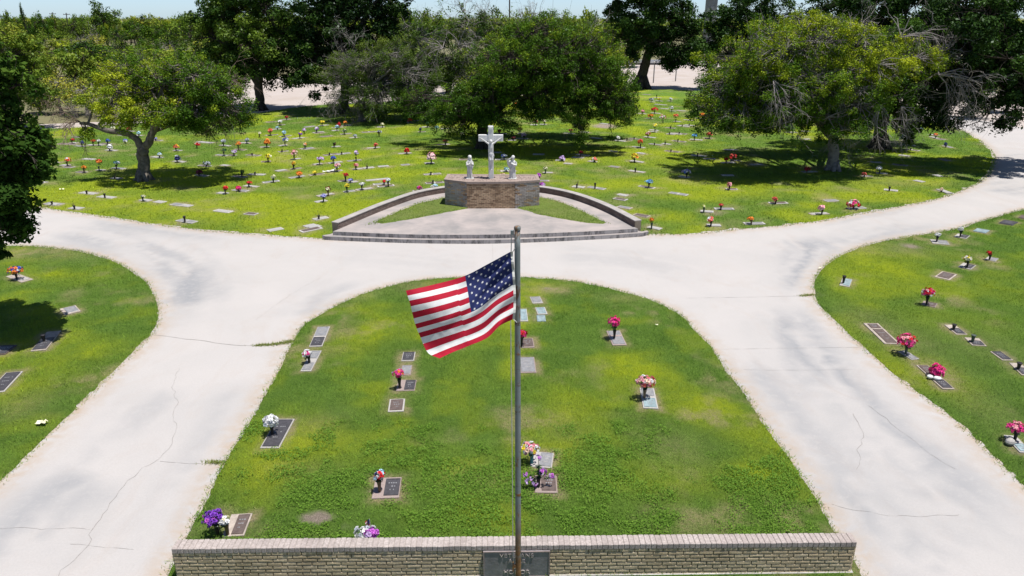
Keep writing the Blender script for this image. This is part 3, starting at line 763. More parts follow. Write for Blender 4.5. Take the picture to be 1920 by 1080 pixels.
# empty vases of the far lawn: x, top y, base y
FARV = '''215.6 331 336|163 360 363.5|197 363 371|140 385.5 392|98 381 384|478.5 323 328.5|529 281 285|618 287 291|641 285 289.5|688.5 311.5 316|808 323 328|812 339 344|1081.5 345 352|1115.5 343 354|1191 315 323|1257 237 241|1279 234 237.5|1292 232.5 236|1255 249 252.5|1273.5 247 251.5|1271 261 266|1247 266 271|1227 268 272|1189 258 261.5|1175.5 260 263.5|1258 281 285|1308 287 293|1667 350 358|1699 268 273|1707 278 282|598 405 411|347 405 416.5|1231 177 184|262 286 290|473 288 292'''
# bare markers: x, y, length in pixels
FARM = '''300 380 22|333 385.5 26|100 306 24|167 299.5 26|79 343.5 16|130 314.5 20|126 271 40|145 258 20|385 268 36|581 238.5 22|598.5 250 20|422 311.5 18|527 321 20|509 229.5 18|349 387 26|612 256.5 22|692 248.5 26|719 313 20|708 338 44|579 280 20|1010 290.5 22|1152 314 20|1065 308 14|1201 288.5 16|1226 245 18|1133 233 18|1096 249 16|1117 260 22|1084 296.5 22|1245 204.5 18|1235 190 16|1238 197 24|1277 208.5 18|1267 252 24|1370 282 26|1212 178 14|1364 330 22|1642 305.5 18|1687 310.5 26|1771 301 22|1758 330.5 18|1723 341 18|1513 262 14|1695 293 18|1751 254.5 20|1764 262 18|419 397.7 38|471 402.5 24|516.5 432 28|583 432.5 42|582 425 16|590 427 12|1167 367 20|1163 375 26|1171 391 28|1203 406 30|1272 365 36|1558 377.5 26|101 384.5 24|230 254.5 16|870 300 18|760 310 16|930 287 20|1330 299 22|1418 310 26|1150 284.5 16|1290 226 18|1175 214 14'''
SEGS = [(90, (70, 399), (128, 404)), (140, (126.7, 390), (157, 393)), (350, (330, 414), (371, 421)), (470, (458, 401), (484, 404)), (520, (502, 338), (534, 333)), (560, (545, 336.5), (575, 331.5)), (640, (645, 361.5), (661, 359)), (725, (705, 352.5), (752, 348.5)), (825, (790, 344.3), (832, 341)), (1000, (990, 300), (1020, 300)), (1115, (1103, 353), (1128, 357)), (1290, (1272, 332), (1304, 336.5)), (1335, (1306, 423.5), (1348, 424)), (1540, (1515, 402.7), (1555, 400.5)), (1600, (1583, 392.5), (1620, 390)), (1760, (1745, 257), (1770, 264))]
SA = [(x, math.atan2((G(*b_) - G(*a)).y, (G(*b_) - G(*a)).x)) for x, a, b_ in SEGS]
def row_angle(px): return float(np.interp(px, [q[0] for q in SA], [q[1] for q in SA]))

def fit(c):
    tl, tr, br, bl = [G(*p) for p in c]
    ax = ((tr - tl) + (br - bl)) / 2; ay = ((tl - bl) + (tr - br)) / 2
    w, h = ax.length, ay.length
    an = math.atan2(ay.y, ay.x) - math.pi / 2 if h > w else math.atan2(ax.y, ax.x)
    return (tl + tr + br + bl) / 4, w, h, an
NEARFIT = [fit(m_[0]) for m_ in NEAR]
for c, w, h, an in NEARFIT: FOOT.append((c.x, c.y, w / 2, h / 2, an))
NFOOT_NEAR = len(FOOT)
def rows(s): return [r.split() for r in s.replace('\n', '|').split('|')]
FARMARK = []                # (x, y, length, width, angle, pixel x, pixel y, what stands on it)
mg = rng(44)
for i, r in enumerate(rows(FARF)):
    px, yb = float(r[0]), float(r[2])
    if i % 7 == 6 and yb < 300: continue
    c = G(px, yb); Lm = .56 if mg.random() < .4 else .86
    FARMARK.append((c.x + (.12 if mg.random() < .5 else -.12), c.y - .02, Lm, .32, row_angle(px), px, yb, ('F', i)))
for i, r in enumerate(rows(FARV)):
    px, yb = float(r[0]), float(r[2]); c = G(px, yb)
    FARMARK.append((c.x + .08, c.y, .95 if i % 3 else .62, .36, row_angle(px), px, yb, ('V', i)))
for i, r in enumerate(rows(FARM)):
    px, py, L = map(float, r); c = G(px, py); k = 1 / ppm(c.y)
    FARMARK.append((c.x, c.y, min(max(L * k, .5), 2.2), .36 if L * k < 1.3 else .42, row_angle(px), px, py, ('M', i)))
for q in FARMARK: FOOT.append((q[0], q[1], q[2] / 2, q[3] / 2, q[4]))

# ---------------------------------------------------------------- the lawns
def lawn_pt(far):
    def f(x, y):
        a, b_, c = lawn_attrs(x, y, far)
        return dict(yel=a, dry=b_, bare=c)
    return f
LAWN_LBL = dict(island='island lawn between the two arms of the road', left='lawn left of the left road', right='lawn right of the right road', far='wide lawn with grave markers behind the road')
for nm, sp_, far in (('island', .10, False), ('left', .2, False), ('right', .2, False), ('far', .55, True)):
    o = ground_sheet('lawn', LAWN_POLYS[nm], .03, sp_, M['turf'], lip=-.012, attrf=lawn_pt(far), var_h=.02)
    tag(o, LAWN_LBL[nm], 'lawn', kind='structure')

def blades(g, poly, x0, x1, y0, y1, dens, hgt, wid, far, z=.02):
    n = int((x1 - x0) * (y1 - y0) * dens)
    x = x0 + (x1 - x0) * g.random(n); y = y0 + (y1 - y0) * g.random(n)
    # keep what the camera can see
    k = np.abs(x) < (y * CP + 8) * 0.74
    x, y = x[k], y[k]
    k = inside(poly, x, y); x, y = x[k], y[k]
    clump = fbm(x * 3.1, y * 3.1, 3)
    k = g.random(len(x)) < .35 + 1.1 * clump; x, y = x[k], y[k]
    ya, da, ba = lawn_attrs(x, y, far)
    k = (g.random(len(x)) > ba * 1.1) & (foot_field(x, y, .03) < .5); x, y, ya, da = x[k], y[k], ya[k], da[k]
    n = len(x); a = g.random(n) * 6.283
    h = hgt * (.45 + .9 * g.random(n)) * (.6 + .8 * fbm(x * 1.7 + 9, y * 1.7, 3)) * (1 - .5 * da); w = wid * (.6 + .8 * g.random(n))
    ln = g.normal(size=(n, 2)) * h[:, None] * .6
    dx, dy = np.cos(a) * w / 2, np.sin(a) * w / 2
    V = np.stack([np.stack([x - dx, y - dy, np.full(n, z)], 1), np.stack([x + dx, y + dy, np.full(n, z)], 1), np.stack([x + ln[:, 0], y + ln[:, 1], z + h], 1)], 1).reshape(-1, 3)
    t = np.clip(-.22 + .62 * fbm(x * .9 + 4, y * .9, 4) + .85 * fbm(x * 3.6 + 9, y * 3.6 + 2, 3) + (g.random(n) - .5) * .45, 0, 1)
    return V, t, np.clip(ya * (.75 + .5 * g.random(n)), 0, 1), np.clip(da * (.4 + .9 * g.random(n)), 0, 1)
g = rng(99)
for nm, dens, hgt, wid, far in (('island', 900, .060, .012, False), ('left', 520, .065, .015, False), ('right', 520, .065, .015, False), ('far', 110, .075, .035, True)):
    pl = LAWN_POLYS[nm]
    x0, y0 = pl.min(0); x1, y1 = pl.max(0)
    x0, x1 = max(x0, -42), min(x1, 42); y0 = max(y0, 8.6); y1 = min(y1, 76)
    V, t, ya, da = blades(g, pl, x0, x1, y0, y1, dens, hgt, wid, far)
    tag(link('grass', face_soup('grass', V, 3, M['blade'], {'tint': t, 'yel': ya, 'dry': da})), 'short mown grass of the ' + LAWN_LBL[nm], 'grass', kind='stuff')
# longer tufts hanging over the edge of the road
EV, ET = [], []
for nm in ('island', 'left', 'right', 'far'):
    pl = LAWN_POLYS[nm]; nx = np.roll(pl, -1, 0); L_ = np.linalg.norm(nx - pl, axis=1)
    mid = (pl + nx) / 2
    per = np.where((mid[:, 1] > 8) & (mid[:, 1] < 45) & (np.abs(mid[:, 0]) < mid[:, 1] * .75 + 3) & (L_ < 2), L_ * (90 if nm != 'far' else 45), 0).astype(int)
    idx = np.repeat(np.arange(len(pl)), per); n = len(idx)
    if not n: continue
    w_ = g.random(n); q = pl[idx] * (1 - w_)[:, None] + nx[idx] * w_[:, None]
    lump = fbm(q[:, 0] * 2.5 + 30, q[:, 1] * 2.5, 3); k = g.random(n) < .2 + 1.2 * lump; q = q[k]; lump = lump[k]; n = len(q)
    q = q + g.normal(size=(n, 2)) * (.025 + .05 * lump)[:, None]
    a = g.random(n) * 6.28; wd_ = .012 if nm != 'far' else .03; h = (.03 + .07 * lump * g.random(n)); ln = g.normal(size=(n, 2)) * .045
    V = np.stack([np.stack([q[:, 0] - np.cos(a) * wd_ / 2, q[:, 1] - np.sin(a) * wd_ / 2, np.zeros(n)], 1), np.stack([q[:, 0] + np.cos(a) * wd_ / 2, q[:, 1] + np.sin(a) * wd_ / 2, np.zeros(n)], 1), np.stack([q[:, 0] + ln[:, 0], q[:, 1] + ln[:, 1], h], 1)], 1)
    EV.append(V.reshape(-1, 3)); ET.append(np.stack([np.clip(.1 + .7 * g.random(n), 0, 1), .25 * g.random(n), np.clip(.75 * g.random(n) ** 1.5, 0, 1)], 1))
EV = np.concatenate(EV); ET = np.concatenate(ET)
tag(link('edge_grass', face_soup('edge_grass', EV, 3, M['blade'], {'tint': ET[:, 0], 'yel': ET[:, 1], 'dry': ET[:, 2]})), 'ragged grass hanging over the edges of the road', 'grass', kind='stuff')
# clover and broad weeds in the foreground turf
n = 220000
pl = LAWN_POLYS['island']
x = -6 + 13 * g.random(n); y = 8.9 + 4.2 * g.random(n)
k = inside(pl, x, y) & (fbm(x * .9 + 60, y * .9 + 6, 3) + .9 * (fbm(x * 3.2, y * 3.2 + 6, 3) - .5) > .525 + .045 * (y - 8.9) + .30 * (g.random(n) - .5)) & (foot_field(x, y, .05) < .4)
x, y = x[k], y[k]; ya, da, ba = lawn_attrs(x, y); k = ba < .3; x, y = x[k], y[k]
n = len(x)
hz = .03 + .11 * fbm(x * 3.2, y * 3.2 + 6, 3) * g.random(n)
V, t = [], []
nr = g.normal(size=(n, 3)) * .45; nr[:, 2] += 1; nr /= np.linalg.norm(nr, axis=1)[:, None]
a = g.normal(size=(n, 3)); a -= nr * (a * nr).sum(1)[:, None]; a /= np.linalg.norm(a, axis=1)[:, None]; b2 = np.cross(nr, a); s = (.007 + .010 * g.random(n))[:, None]
p = np.stack([x, y, hz], 1)
V = np.stack([p - a * s, p + b2 * s * .8, p + a * s, p - b2 * s * .8], 1).reshape(-1, 3)
M['weed'] = leaf_mat('clover_leaf', (0.062, 0.135, 0.020), (0.120, 0.235, 0.032), (0.210, 0.345, 0.055), .3, .0)
tag(link('clover_weeds', face_soup('clover_weeds', V, 4, M['weed'], {'tint': np.clip(.15 + .8 * g.random(n), 0, 1)})), 'low clover and broad leaved weeds in the grass near the wall', 'weeds', kind='stuff')
# grass in the slab joint and along the road edges
n = 1500; V = []
pts = [G(*q) for q in smooth_px([(485, 648), (515, 646), (548, 640)], 4)] + [G(*q) for q in smooth_px([(398, 867), (412, 868)], 4)] + [G(*q) for q in smooth_px([(1505, 555), (1524, 553)], 4)]
q = np.array([tuple(pts[int(i)]) for i in g.integers(0, len(pts), n)]) + np.stack([g.normal(size=n) * .10, g.normal(size=n) * .035, np.zeros(n)], 1)
a = g.random(n) * 6.28; h = .02 + .04 * g.random(n)
V = np.stack([q - np.stack([np.cos(a) * .008, np.sin(a) * .008, a * 0], 1), q + np.stack([np.cos(a) * .008, np.sin(a) * .008, a * 0], 1), q + np.stack([g.normal(size=n) * .03, g.normal(size=n) * .03, h], 1)], 1).reshape(-1, 3)
tag(link('joint_grass', face_soup('joint_grass', V, 3, M['blade'], {'tint': .4 * g.random(n), 'yel': .3 * g.random(n), 'dry': .7 * g.random(n)})), 'tufts of grass growing in the joints of the road', 'grass', kind='stuff')

# ================================================================ BRICK WALL WITH PLAQUE
def brick_mat(name, a, b_, c_, rough=0.85):
    """bricks whose faces differ one from the next by the per-face tint"""
    m, nt, b = mat_new(name)
    t = attr(nt, 'tint'); v = coords(nt)
    cr = N(nt, 'ShaderNodeValToRGB'); e = cr.color_ramp.elements
    e[0].color = (*a, 1); e[1].color = (*c_, 1); x = e.new(0.5); x.color = (*b_, 1)
    nt.links.new(t, cr.inputs[0])
    c = mixc(nt, noise(nt, 28, 5, 0.7, v), cr.outputs[0], tuple(q * .62 for q in b_))
    c = mixc(nt, math_(nt, 'MULTIPLY', noise(nt, 1.6, 5, 0.7, v, 0.5, 0.5, 0.72), 0.6), c, tuple(q * .5 for q in a))
    nt.links.new(c, b.inputs['Base Color']); b.inputs['Roughness'].default_value = rough; b.inputs['Specular IOR Level'].default_value = 0.2
    bump(nt, b, noise(nt, 70, 4, 0.7, v), 0.5, 0.006)
    return m
M['brick_wall'] = brick_mat('olive_tan_brick', (0.40, 0.31, 0.185), (0.64, 0.51, 0.33), (0.75, 0.62, 0.43))
M['brick_cap'] = brick_mat('pale_cap_brick', (0.38, 0.32, 0.30), (0.47, 0.41, 0.385), (0.54, 0.475, 0.45))
M['mortar'] = simple('mortar', (0.25, 0.21, 0.16), 0.95, 0.3, 30)
M['mortar_pale'] = simple('pale_mortar', (0.42, 0.38, 0.35), 0.95, 0.3, 30)
M['concrete'] = simple('grey_concrete', (0.46, 0.44, 0.425), 0.9, 0.35, 1.3, bmp=0.15)

HW = 0.60
fl, fr = G(321, 1029, HW), G(1607, 1016, HW)          # front top corners of the cap
wd = (fr - fl); WL = wd.length; WA = math.atan2(wd.y, wd.x)
wall = empty('brick_wall', (fl.x, fl.y, 0), WA)
tag(wall, 'low tan brick wall with a pale brick cap along the near edge of the lawn', 'wall')
TH = 0.205
g = rng(3)
core = MB()
core.box((WL / 2, TH / 2, (HW - .08) / 2 - .04), (WL - .03, TH - .05, HW - .08 + .08), 0)
core.build('mortar_core', M['mortar'], wall)

def brick(mb, x0, x1, y, z0, z1, face, tint, g, out=0.012, depth=0.05):
    """one rough faced brick laid against the plane y; face -1 looks to -y, +1 to +y"""
    j = lambda a: (g.random() - .5) * a
    i0 = 0.005
    vs = [(x0, y, z0), (x1, y, z0), (x1, y, z1), (x0, y, z1)]
    b = [(x, y - face * 0, z) for x, y, z in vs]
    back = [(x, y - face * depth, z) for x, y, z in vs]
    mid = [(x + j(.003), y + face * (out * .3 + j(.003)), z + j(.003)) for x, y, z in vs]
    fro = [(x0 + i0 + j(.004), y + face * (out + j(.002)), z0 + i0 + j(.004)), (x1 - i0 + j(.004), y + face * (out + j(.002)), z0 + i0 + j(.004)), (x1 - i0 + j(.004), y + face * (out - .001 + j(.002)), z1 - .013 + j(.007)), (x0 + i0 + j(.004), y + face * (out - .001 + j(.002)), z1 - .013 + j(.007))]
    cx = ((x0 + x1) / 2, y + face * (out + j(.003)), (z0 + z1) / 2 + j(.01))
    V = back + mid + fro + [cx]
    fs = [(8, 9, 12), (9, 10, 12), (10, 11, 12), (11, 8, 12)]
    for r in (0, 4):
        for k in range(4):
            fs.append((r + k, r + (k + 1) % 4, r + 4 + (k + 1) % 4, r + 4 + k))
    if face > 0: fs = [tuple(reversed(f)) for f in fs]
    mb.add(V, fs, 0, tint)

bw = MB()
CP_H = 0.08; nc = 8; ch_ = (HW - CP_H) / nc
for face, yy in ((-1, 0.012), (1, TH - 0.012)):
    for c in range(nc):
        z0 = c * ch_ + .004; z1 = (c + 1) * ch_ - .007
        x = -(0.5 if c % 2 else 0.0) * .226 + (g.random() - .5) * .02
        while x < WL:
            w = .216 + (g.random() - .5) * .02
            a, b_ = max(x, .006), min(x + w, WL - .006)
            if b_ - a > .02:
                brick(bw, a, b_, yy, z0, z1, face, .25 + .5 * g.random() + (.2 if g.random() < .15 else 0) - (.25 if g.random() < .08 else 0), g, out=.012)
            x += w + .010
for xe, s in ((0.012, -1), (WL - 0.012, 1)):           # ends of the wall
    for c in range(nc):
        z0 = c * ch_ + .004; z1 = (c + 1) * ch_ - .007
        bw.box((xe + s * .0, TH / 2, (z0 + z1) / 2), (.045, TH - .03, z1 - z0), 0, tint=.3 + .4 * g.random())
bw.build('brickwork', M['brick_wall'], wall)
cb = MB()
x = 0.0
while x < WL:
    w = .076 + (g.random() - .5) * .006
    cb.cbox((x + w / 2, TH / 2 + (g.random() - .5) * .008, HW - CP_H / 2 + (g.random() - .5) * .006), (w, TH + .012, CP_H), .007, 0, (g.random() - .5) * .02, .2 + .6 * g.random())
    x += w + .006
cb.build('brick_cap', M['brick_cap'], wall)
cm = MB(); cm.box((WL / 2, TH / 2, HW - CP_H / 2 - .006), (WL - .02, TH - .012, CP_H - .012)); cm.build('cap_mortar', M['mortar_pale'], wall)
ft = MB(); ft.box((WL / 2, TH / 2, .012), (WL + .06, TH + .05, .05)); ft.build('footing', M['concrete'], wall)
wR = Matrix.Rotation(WA, 3, 'Z'); w0 = Vector((fl.x, fl.y, 0))
def on_wall(x, y, z): return w0 + wR @ Vector((x, y, z))

# bronze plaque on the wall, between pixel columns 906 and 1031
xa = (P(906, 1030, fl.y) - w0).x; 
def wall_x(px, z):
    d = ray(px, 1045); n = wR @ Vector((0, 1, 0)); o = Vector((0, 0, CH))
    t = (w0 - o).dot(n) / d.dot(n); q = o + d * t
    return (wR.transposed() @ (q - w0)).x
xa, xb = wall_x(906, .4), wall_x(1031, .4)
PW = xb - xa; PH = 0.50
pz1 = HW - CP_H - .012; pz0 = .02
M['plaque'] = simple('slate_bronze', (0.25, 0.235, 0.25), 0.5, 0.3, 7.0, 0.05, 0.15)
M['plaque_edge'] = simple('bronze_edge', (0.38, 0.30, 0.29), 0.5, 0.3, 7.0, 0.15, 0.1)
plq = empty('bronze_plaque', on_wall((xa + xb) / 2, -.012, (pz0 + pz1) / 2), WA)
tag(plq, 'dark bronze plaque with raised lettering fixed to the brick wall behind the flagpole', 'plaque')
mb = MB(); mb.cbox((0, 0, 0), (PW, .02, pz1 - pz0), .003); mb.build('plate', M['plaque'], plq)
mb = MB(); hh = (pz1 - pz0) / 2
for z in (hh - .009, -hh + .009): mb.box((0, -.014, z), (PW, .010, .018))
for xx in (PW / 2 - .009, -PW / 2 + .009): mb.box((xx, -.014, 0), (.018, .010, 2 * hh - .036))
mb.build('border', M['plaque_edge'], plq)
def text_mesh(body, size, depth, name, material, parent, loc, rot):
    cu = bpy.data.curves.new(name, 'FONT'); cu.body = body; cu.size = size; cu.extrude = depth; cu.align_x = 'CENTER'; cu.align_y = 'CENTER'; cu.space_character = 1.12
    t = bpy.data.objects.new('tmp_text', cu); COL.objects.link(t)
    dg = bpy.context.evaluated_depsgraph_get()
    me = bpy.data.meshes.new_from_object(t.evaluated_get(dg))
    bpy.data.objects.remove(t)
    me.materials.clear(); me.materials.append(material)
    o = link(name, me, parent, loc); o.rotation_euler = rot
    return o
M['letter'] = simple('raised_bronze_letter', (0.42, 0.37, 0.35), 0.5, 0.25, 20, 0.1)
for body, z in (('VETERANS', hh - .078), ('AISLE', hh - .182), ('OF', hh - .286), ('HONOR', hh - .390)):
    text_mesh(body, .100, .007, 'lettering', M['letter'], plq, (0, -.016, z), (math.pi / 2, 0, 0))

# ================================================================ FLAGPOLE AND FLAG
pb = on_wall(wall_x(970, .3), -.75, 0)
FY = pb.y
pt = P(970, 428, FY)
m, nt, b = mat_new('weathered_pole')
v = coords(nt)
sx = N(nt, 'ShaderNodeSeparateXYZ'); nt.links.new(v, sx.inputs[0])
low = N(nt, 'ShaderNodeMapRange'); low.inputs[1].default_value = 2.0; low.inputs[2].default_value = 1.15; nt.links.new(sx.outputs[2], low.inputs[0])
n1 = noise(nt, 9, 6, 0.75, coords(nt, (1, 1, 0.35)), 0.3, 0.545, 0.62)
band = noise(nt, 4.0, 3, 0.7, coords(nt, (0.15, 0.15, 1)), 0.2, 0.55, 0.61)
rust = math_(nt, 'MAXIMUM', math_(nt, 'MULTIPLY', n1, 0.9), math_(nt, 'MAXIMUM', math_(nt, 'MULTIPLY', low.outputs[0], noise(nt, 6, 5, 0.7, v, 0.4, 0.25, 0.5)), math_(nt, 'MULTIPLY', band, noise(nt, 14, 4, .7, v, 0, .45, .55))), True)
c = mixc(nt, noise(nt, 3, 4, 0.7, coords(nt, (1, 1, 0.3))), (0.22, 0.255, 0.265), (0.15, 0.175, 0.18))
c = mixc(nt, rust, c, mixc(nt, noise(nt, 8, 4, .7, v), (0.24, 0.115, 0.035), (0.07, 0.04, 0.022)))
nt.links.new(c, b.inputs['Base Color']); b.inputs['Roughness'].default_value = 0.6
bump(nt, b, rust, 0.4, 0.004)
M['pole'] = m
M['rope'] = simple('pale_rope', (0.55, 0.55, 0.52), 0.9, 0.2, 30)
pole = empty('flagpole', (pb.x, pb.y, 0))
tag(pole, 'tall grey steel flagpole with rust stains standing in front of the brick wall', 'flagpole')
ht = pt.z; tx = pt.x - pb.x
mb = MB(); k = 24
mb.tube([(tx * i / k, 0, ht * i / k) for i in range(k + 1)], [.040 - .006 * i / k for i in range(k + 1)], 16)
mb.build('pole_shaft', M['pole'], pole, smooth=True)
mb = MB(); mb.lathe([(.034, 0), (.039, .004), (.040, .03), (.034, .045), (.022, .05)], (tx, 0, ht - .02), 16); mb.box((tx - .058, 0, ht - .05), (.04, .03, .05)); mb.build('truck_cap', M['pole'], pole)
mb = MB(); mb.tube([(tx - .068, 0, ht - .06), (tx * .8 - .085, -.01, ht * .83), (tx * .5 - .075, -.015, ht * .5), (-.078, -.01, ht * .2), (-.06, 0, .9)], .0055, 6)
mb.build('halyard', M['rope'], pole)
mb = MB(); mb.box((-.06, -.02, .9), (.05, .02, .05)); mb.box((-.075, -.03, .9), (.02, .02, .16)); mb.build('cleat', M['pole'], pole)
mb = MB(); mb.lathe([(.13, 0), (.13, .03), (.07, .05), (.058, .10)], (0, 0, 0), 20); mb.build('base_collar', M['pole'], pole)

def poly_at(pts, t):
    """point at parameter t (0..1) of given (param, x, y) knots, smooth"""
    ks = [p[0] for p in pts]; i = max(0, min(len(ks) - 2, int(np.searchsorted(ks, t, 'right') - 1)))
    a, b_ = pts[i], pts[i + 1]; w = (t - a[0]) / (b_[0] - a[0])
    p0 = pts[max(i - 1, 0)]; p3 = pts[min(i + 2, len(pts) - 1)]
    out = []
    for q in (1, 2):
        m1 = (b_[q] - p0[q]) / (b_[0] - p0[0]) * (b_[0] - a[0]); m2 = (p3[q] - a[q]) / (p3[0] - a[0]) * (b_[0] - a[0])
        h = w * w * (3 - 2 * w)
        out.append((2 * w ** 3 - 3 * w ** 2 + 1) * a[q] + (w ** 3 - 2 * w ** 2 + w) * m1 + h * b_[q] + (w ** 3 - w ** 2) * m2)
    return out
TOP = [(0, 957, 472), (.2, 915, 495), (.40, 872, 517), (.7, 815, 533), (1, 761, 545)]
BOT = [(0, 961, 599), (.16, 937, 611), (.32, 914, 633), (.52, 880, 648), (.76, 850, 660), (1, 824, 672)]
HOI = [(0, 957, 472), (.3, 960, 506), (.54, 962, 534), (.8, 963, 570), (1, 961, 599)]
FLY = [(0, 761, 545), (.2, 769, 570), (.45, 778, 606), (.70, 789, 634), (.88, 803, 662), (1, 824, 672)]
CAN = [(0, 872, 517), (.25, 871, 535), (.5, 880, 562), (.54, 887, 583), (.54, 887, 583)]
def flag_uv(u, v):
    t, b_ = poly_at(TOP, u), poly_at(BOT, u); h, f = poly_at(HOI, v), poly_at(FLY, v)
    x = (1 - v) * t[0] + v * b_[0] + (1 - u) * h[0] + u * f[0] - ((1 - u) * (1 - v) * 957 + u * (1 - v) * 761 + (1 - u) * v * 961 + u * v * 824)
    y = (1 - v) * t[1] + v * b_[1] + (1 - u) * h[1] + u * f[1] - ((1 - u) * (1 - v) * 472 + u * (1 - v) * 545 + (1 - u) * v * 599 + u * v * 672)
    # the canton's edge leans with the cloth
    y += 9 * math.sin(math.pi * u) * math.sin(math.pi * v) * (0.6 if u < .5 else .4)
    s = u + 0.9 * v
    dY = (0.085 * math.sin(5.0 * s - .5) * (0.15 + u) + 0.035 * math.sin(13 * u - 6 * v) * u * (1 - .4 * v) + .02 * math.sin(26 * (v - .35 * u)) * math.exp(-((u - .12) / .2) ** 2)
          - .34 * v * (.4 + .6 * u) - .10 * max(0, v - .86) * 6 * u + .05 * math.sin(9 * v + 3 * u) * (1 - u) * u * 2
          + .030 * (float(fbm(np.array([u * 5.0 + v * 1.5]), np.array([v * 4.0 - u * 2]), 3)[0]) - .5) + .012 * math.sin(34 * (v - .75 * u) + 3 * u) * max(0, .75 - u) * min(1, 6 * u))
    return P(x, y, FY - .02 + dY)
M['flag_red'] = simple('flag_red', (0.46, 0.010, 0.035), 0.8, 0.1, 20)
M['flag_white'] = simple('flag_white', (0.78, 0.78, 0.79), 0.8, 0.06, 20)
M['flag_blue'] = simple('flag_blue', (0.022, 0.032, 0.13), 0.8, 0.1, 20)
for k in ('flag_red', 'flag_white', 'flag_blue'):      # thin cloth: some light comes through
    nt = M[k].node_tree; b = nt.nodes['Principled BSDF']; o_ = nt.nodes['Material Output']
    tr = N(nt, 'ShaderNodeBsdfTranslucent'); nt.links.new(b.inputs['Base Color'].links[0].from_socket, tr.inputs[0])
    mx = N(nt, 'ShaderNodeMixShader'); mx.inputs[0].default_value = .25
    nt.links.new(b.outputs[0], mx.inputs[1]); nt.links.new(tr.outputs[0], mx.inputs[2]); nt.links.new(mx.outputs[0], o_.inputs[0])
flag = empty('national_flag', (pt.x - .06, FY, P(960, 472, FY).z))
tag(flag, 'American flag of red and white stripes and starred blue canton flying left of the pole', 'flag')
NU, NV = 80, 65
fo = np.array(flag.location)
mb = MB(); vs = []
for j in range(NV + 1):
    for i in range(NU + 1):
        vs.append(flag_uv(i / NU, j / NV) - flag.location)
mb.v = [tuple(q) for q in vs]; mb.n = len(vs)
for j in range(NV):
    st = int(j * 13 / NV)
    for i in range(NU):
        mat = 2 if (i / NU < .40 and st < 7) else (0 if st % 2 == 0 else 1)
        a = j * (NU + 1) + i
        mb.f.append((a, a + 1, a + NU + 2, a + NU + 1)); mb.m.append(mat); mb.t.append(.5)
sm = mb
for r in range(9):
    for q in range(6 if r % 2 == 0 else 5):
        u0 = .40 * ((q + .5) / 6 + (0 if r % 2 == 0 else .5 / 6)); v0 = 7 / 13 * (r + .5) / 9
        for side in (-1, 1):
            vs = []
            for k in range(10):
                a = -math.pi / 2 + k * math.pi / 5; rr_ = (.0205 if k % 2 == 0 else .0085)
                vs.append(flag_uv(u0 + rr_ * math.cos(a) * .62, v0 + rr_ * math.sin(a) * 1.05) - flag.location + Vector((0, side * .004, 0)))
            cc = flag_uv(u0, v0) - flag.location + Vector((0, side * .0045, 0))
            sm.add(vs + [cc], [(k, (k + 1) % 10, 10) for k in range(10)], 1)
mb.build('flag_cloth', [M['flag_red'], M['flag_white'], M['flag_blue']], flag, smooth=True)
hd = MB(); vs = []
for j in range(25):
    p = flag_uv(0, j / 24) - flag.location
    vs += [p, p + Vector((.028, 0, 0))]
hd.add(vs, [(2 * i, 2 * i + 1, 2 * i + 3, 2 * i + 2) for i in range(24)])
hd.build('header_band', M['rope'], flag)
for v0 in (0.0, 1.0):
    p = flag_uv(0, v0) - flag.location
    c2 = MB(); c2.tube([p + Vector((.012, -.004, 0)), p + Vector((.034, -.02, .012 if v0 == 0 else -.01)), p + Vector((.05, -.02, .05 if v0 == 0 else -.03))], .005, 6); c2.build('snap_hook', M['rope'], flag)

# ================================================================ CRUCIFIXION GROUP
PZ = 0.30                                                    # level of the plaza above the road
M['plaza'] = simple('worn_plaza_concrete', (0.37, 0.325, 0.31), 0.9, 0.28, 0.8, bmp=0.15, col2=(0.235, 0.222, 0.22))
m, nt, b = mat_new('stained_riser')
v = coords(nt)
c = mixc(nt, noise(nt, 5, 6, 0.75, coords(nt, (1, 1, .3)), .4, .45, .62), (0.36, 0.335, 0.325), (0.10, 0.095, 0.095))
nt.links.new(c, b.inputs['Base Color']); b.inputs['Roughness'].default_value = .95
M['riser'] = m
M['arc'] = brick_mat('brown_arc_brick', (0.13, 0.095, 0.08), (0.25, 0.185, 0.16), (0.33, 0.27, 0.24))
M['arc_top'] = simple('pale_coping', (0.38, 0.355, 0.34), .9, .25, 3, bmp=.1)

back_px = [(634, 430), (668, 415.5), (707, 399), (746, 384), (785, 371), (832, 362), (880, 358), (920, 356.5), (960, 358), (1012, 361), (1061, 370), (1102, 383), (1142, 400), (1190, 426)]
ft_up = [(1196, 428.5), (1100, 434), (1000, 438), (905, 440), (800, 440), (720, 438), (624, 434)]
ft_lo = [(1213, 432), (1206, 436.5), (1100, 443), (1000, 447.5), (905, 450), (800, 449.5), (720, 447.5), (610, 443), (612, 440)]
def pl_(px, z, step=12): return [(q.x, q.y) for q in (G(a, b_, z) for a, b_ in smooth_px(px, step))]
def ccw(p):
    a = sum(p[i][0] * p[(i + 1) % len(p)][1] - p[(i + 1) % len(p)][0] * p[i][1] for i in range(len(p)))
    return p if a > 0 else p[::-1]
arc_in = pl_(back_px, PZ)
plz = ccw(arc_in + pl_(ft_up, PZ))
steps = empty('plaza', (0, 0, 0))
tag(steps, 'raised concrete plaza with two curved steps in front of the crucifix', 'plaza', kind='structure')
def slab(name, poly, z0, z1, parent):
    mb = MB(); mb.prism(poly, z0, z1); me = mb.mesh(name, [M['plaza'], M['riser']])
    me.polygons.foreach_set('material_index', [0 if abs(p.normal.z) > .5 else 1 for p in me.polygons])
    return link(name, me, parent)
slab('upper_step', plz, -.04, PZ, steps)
cx_, cy_ = np.mean([p[0] for p in plz]), np.mean([p[1] for p in plz])
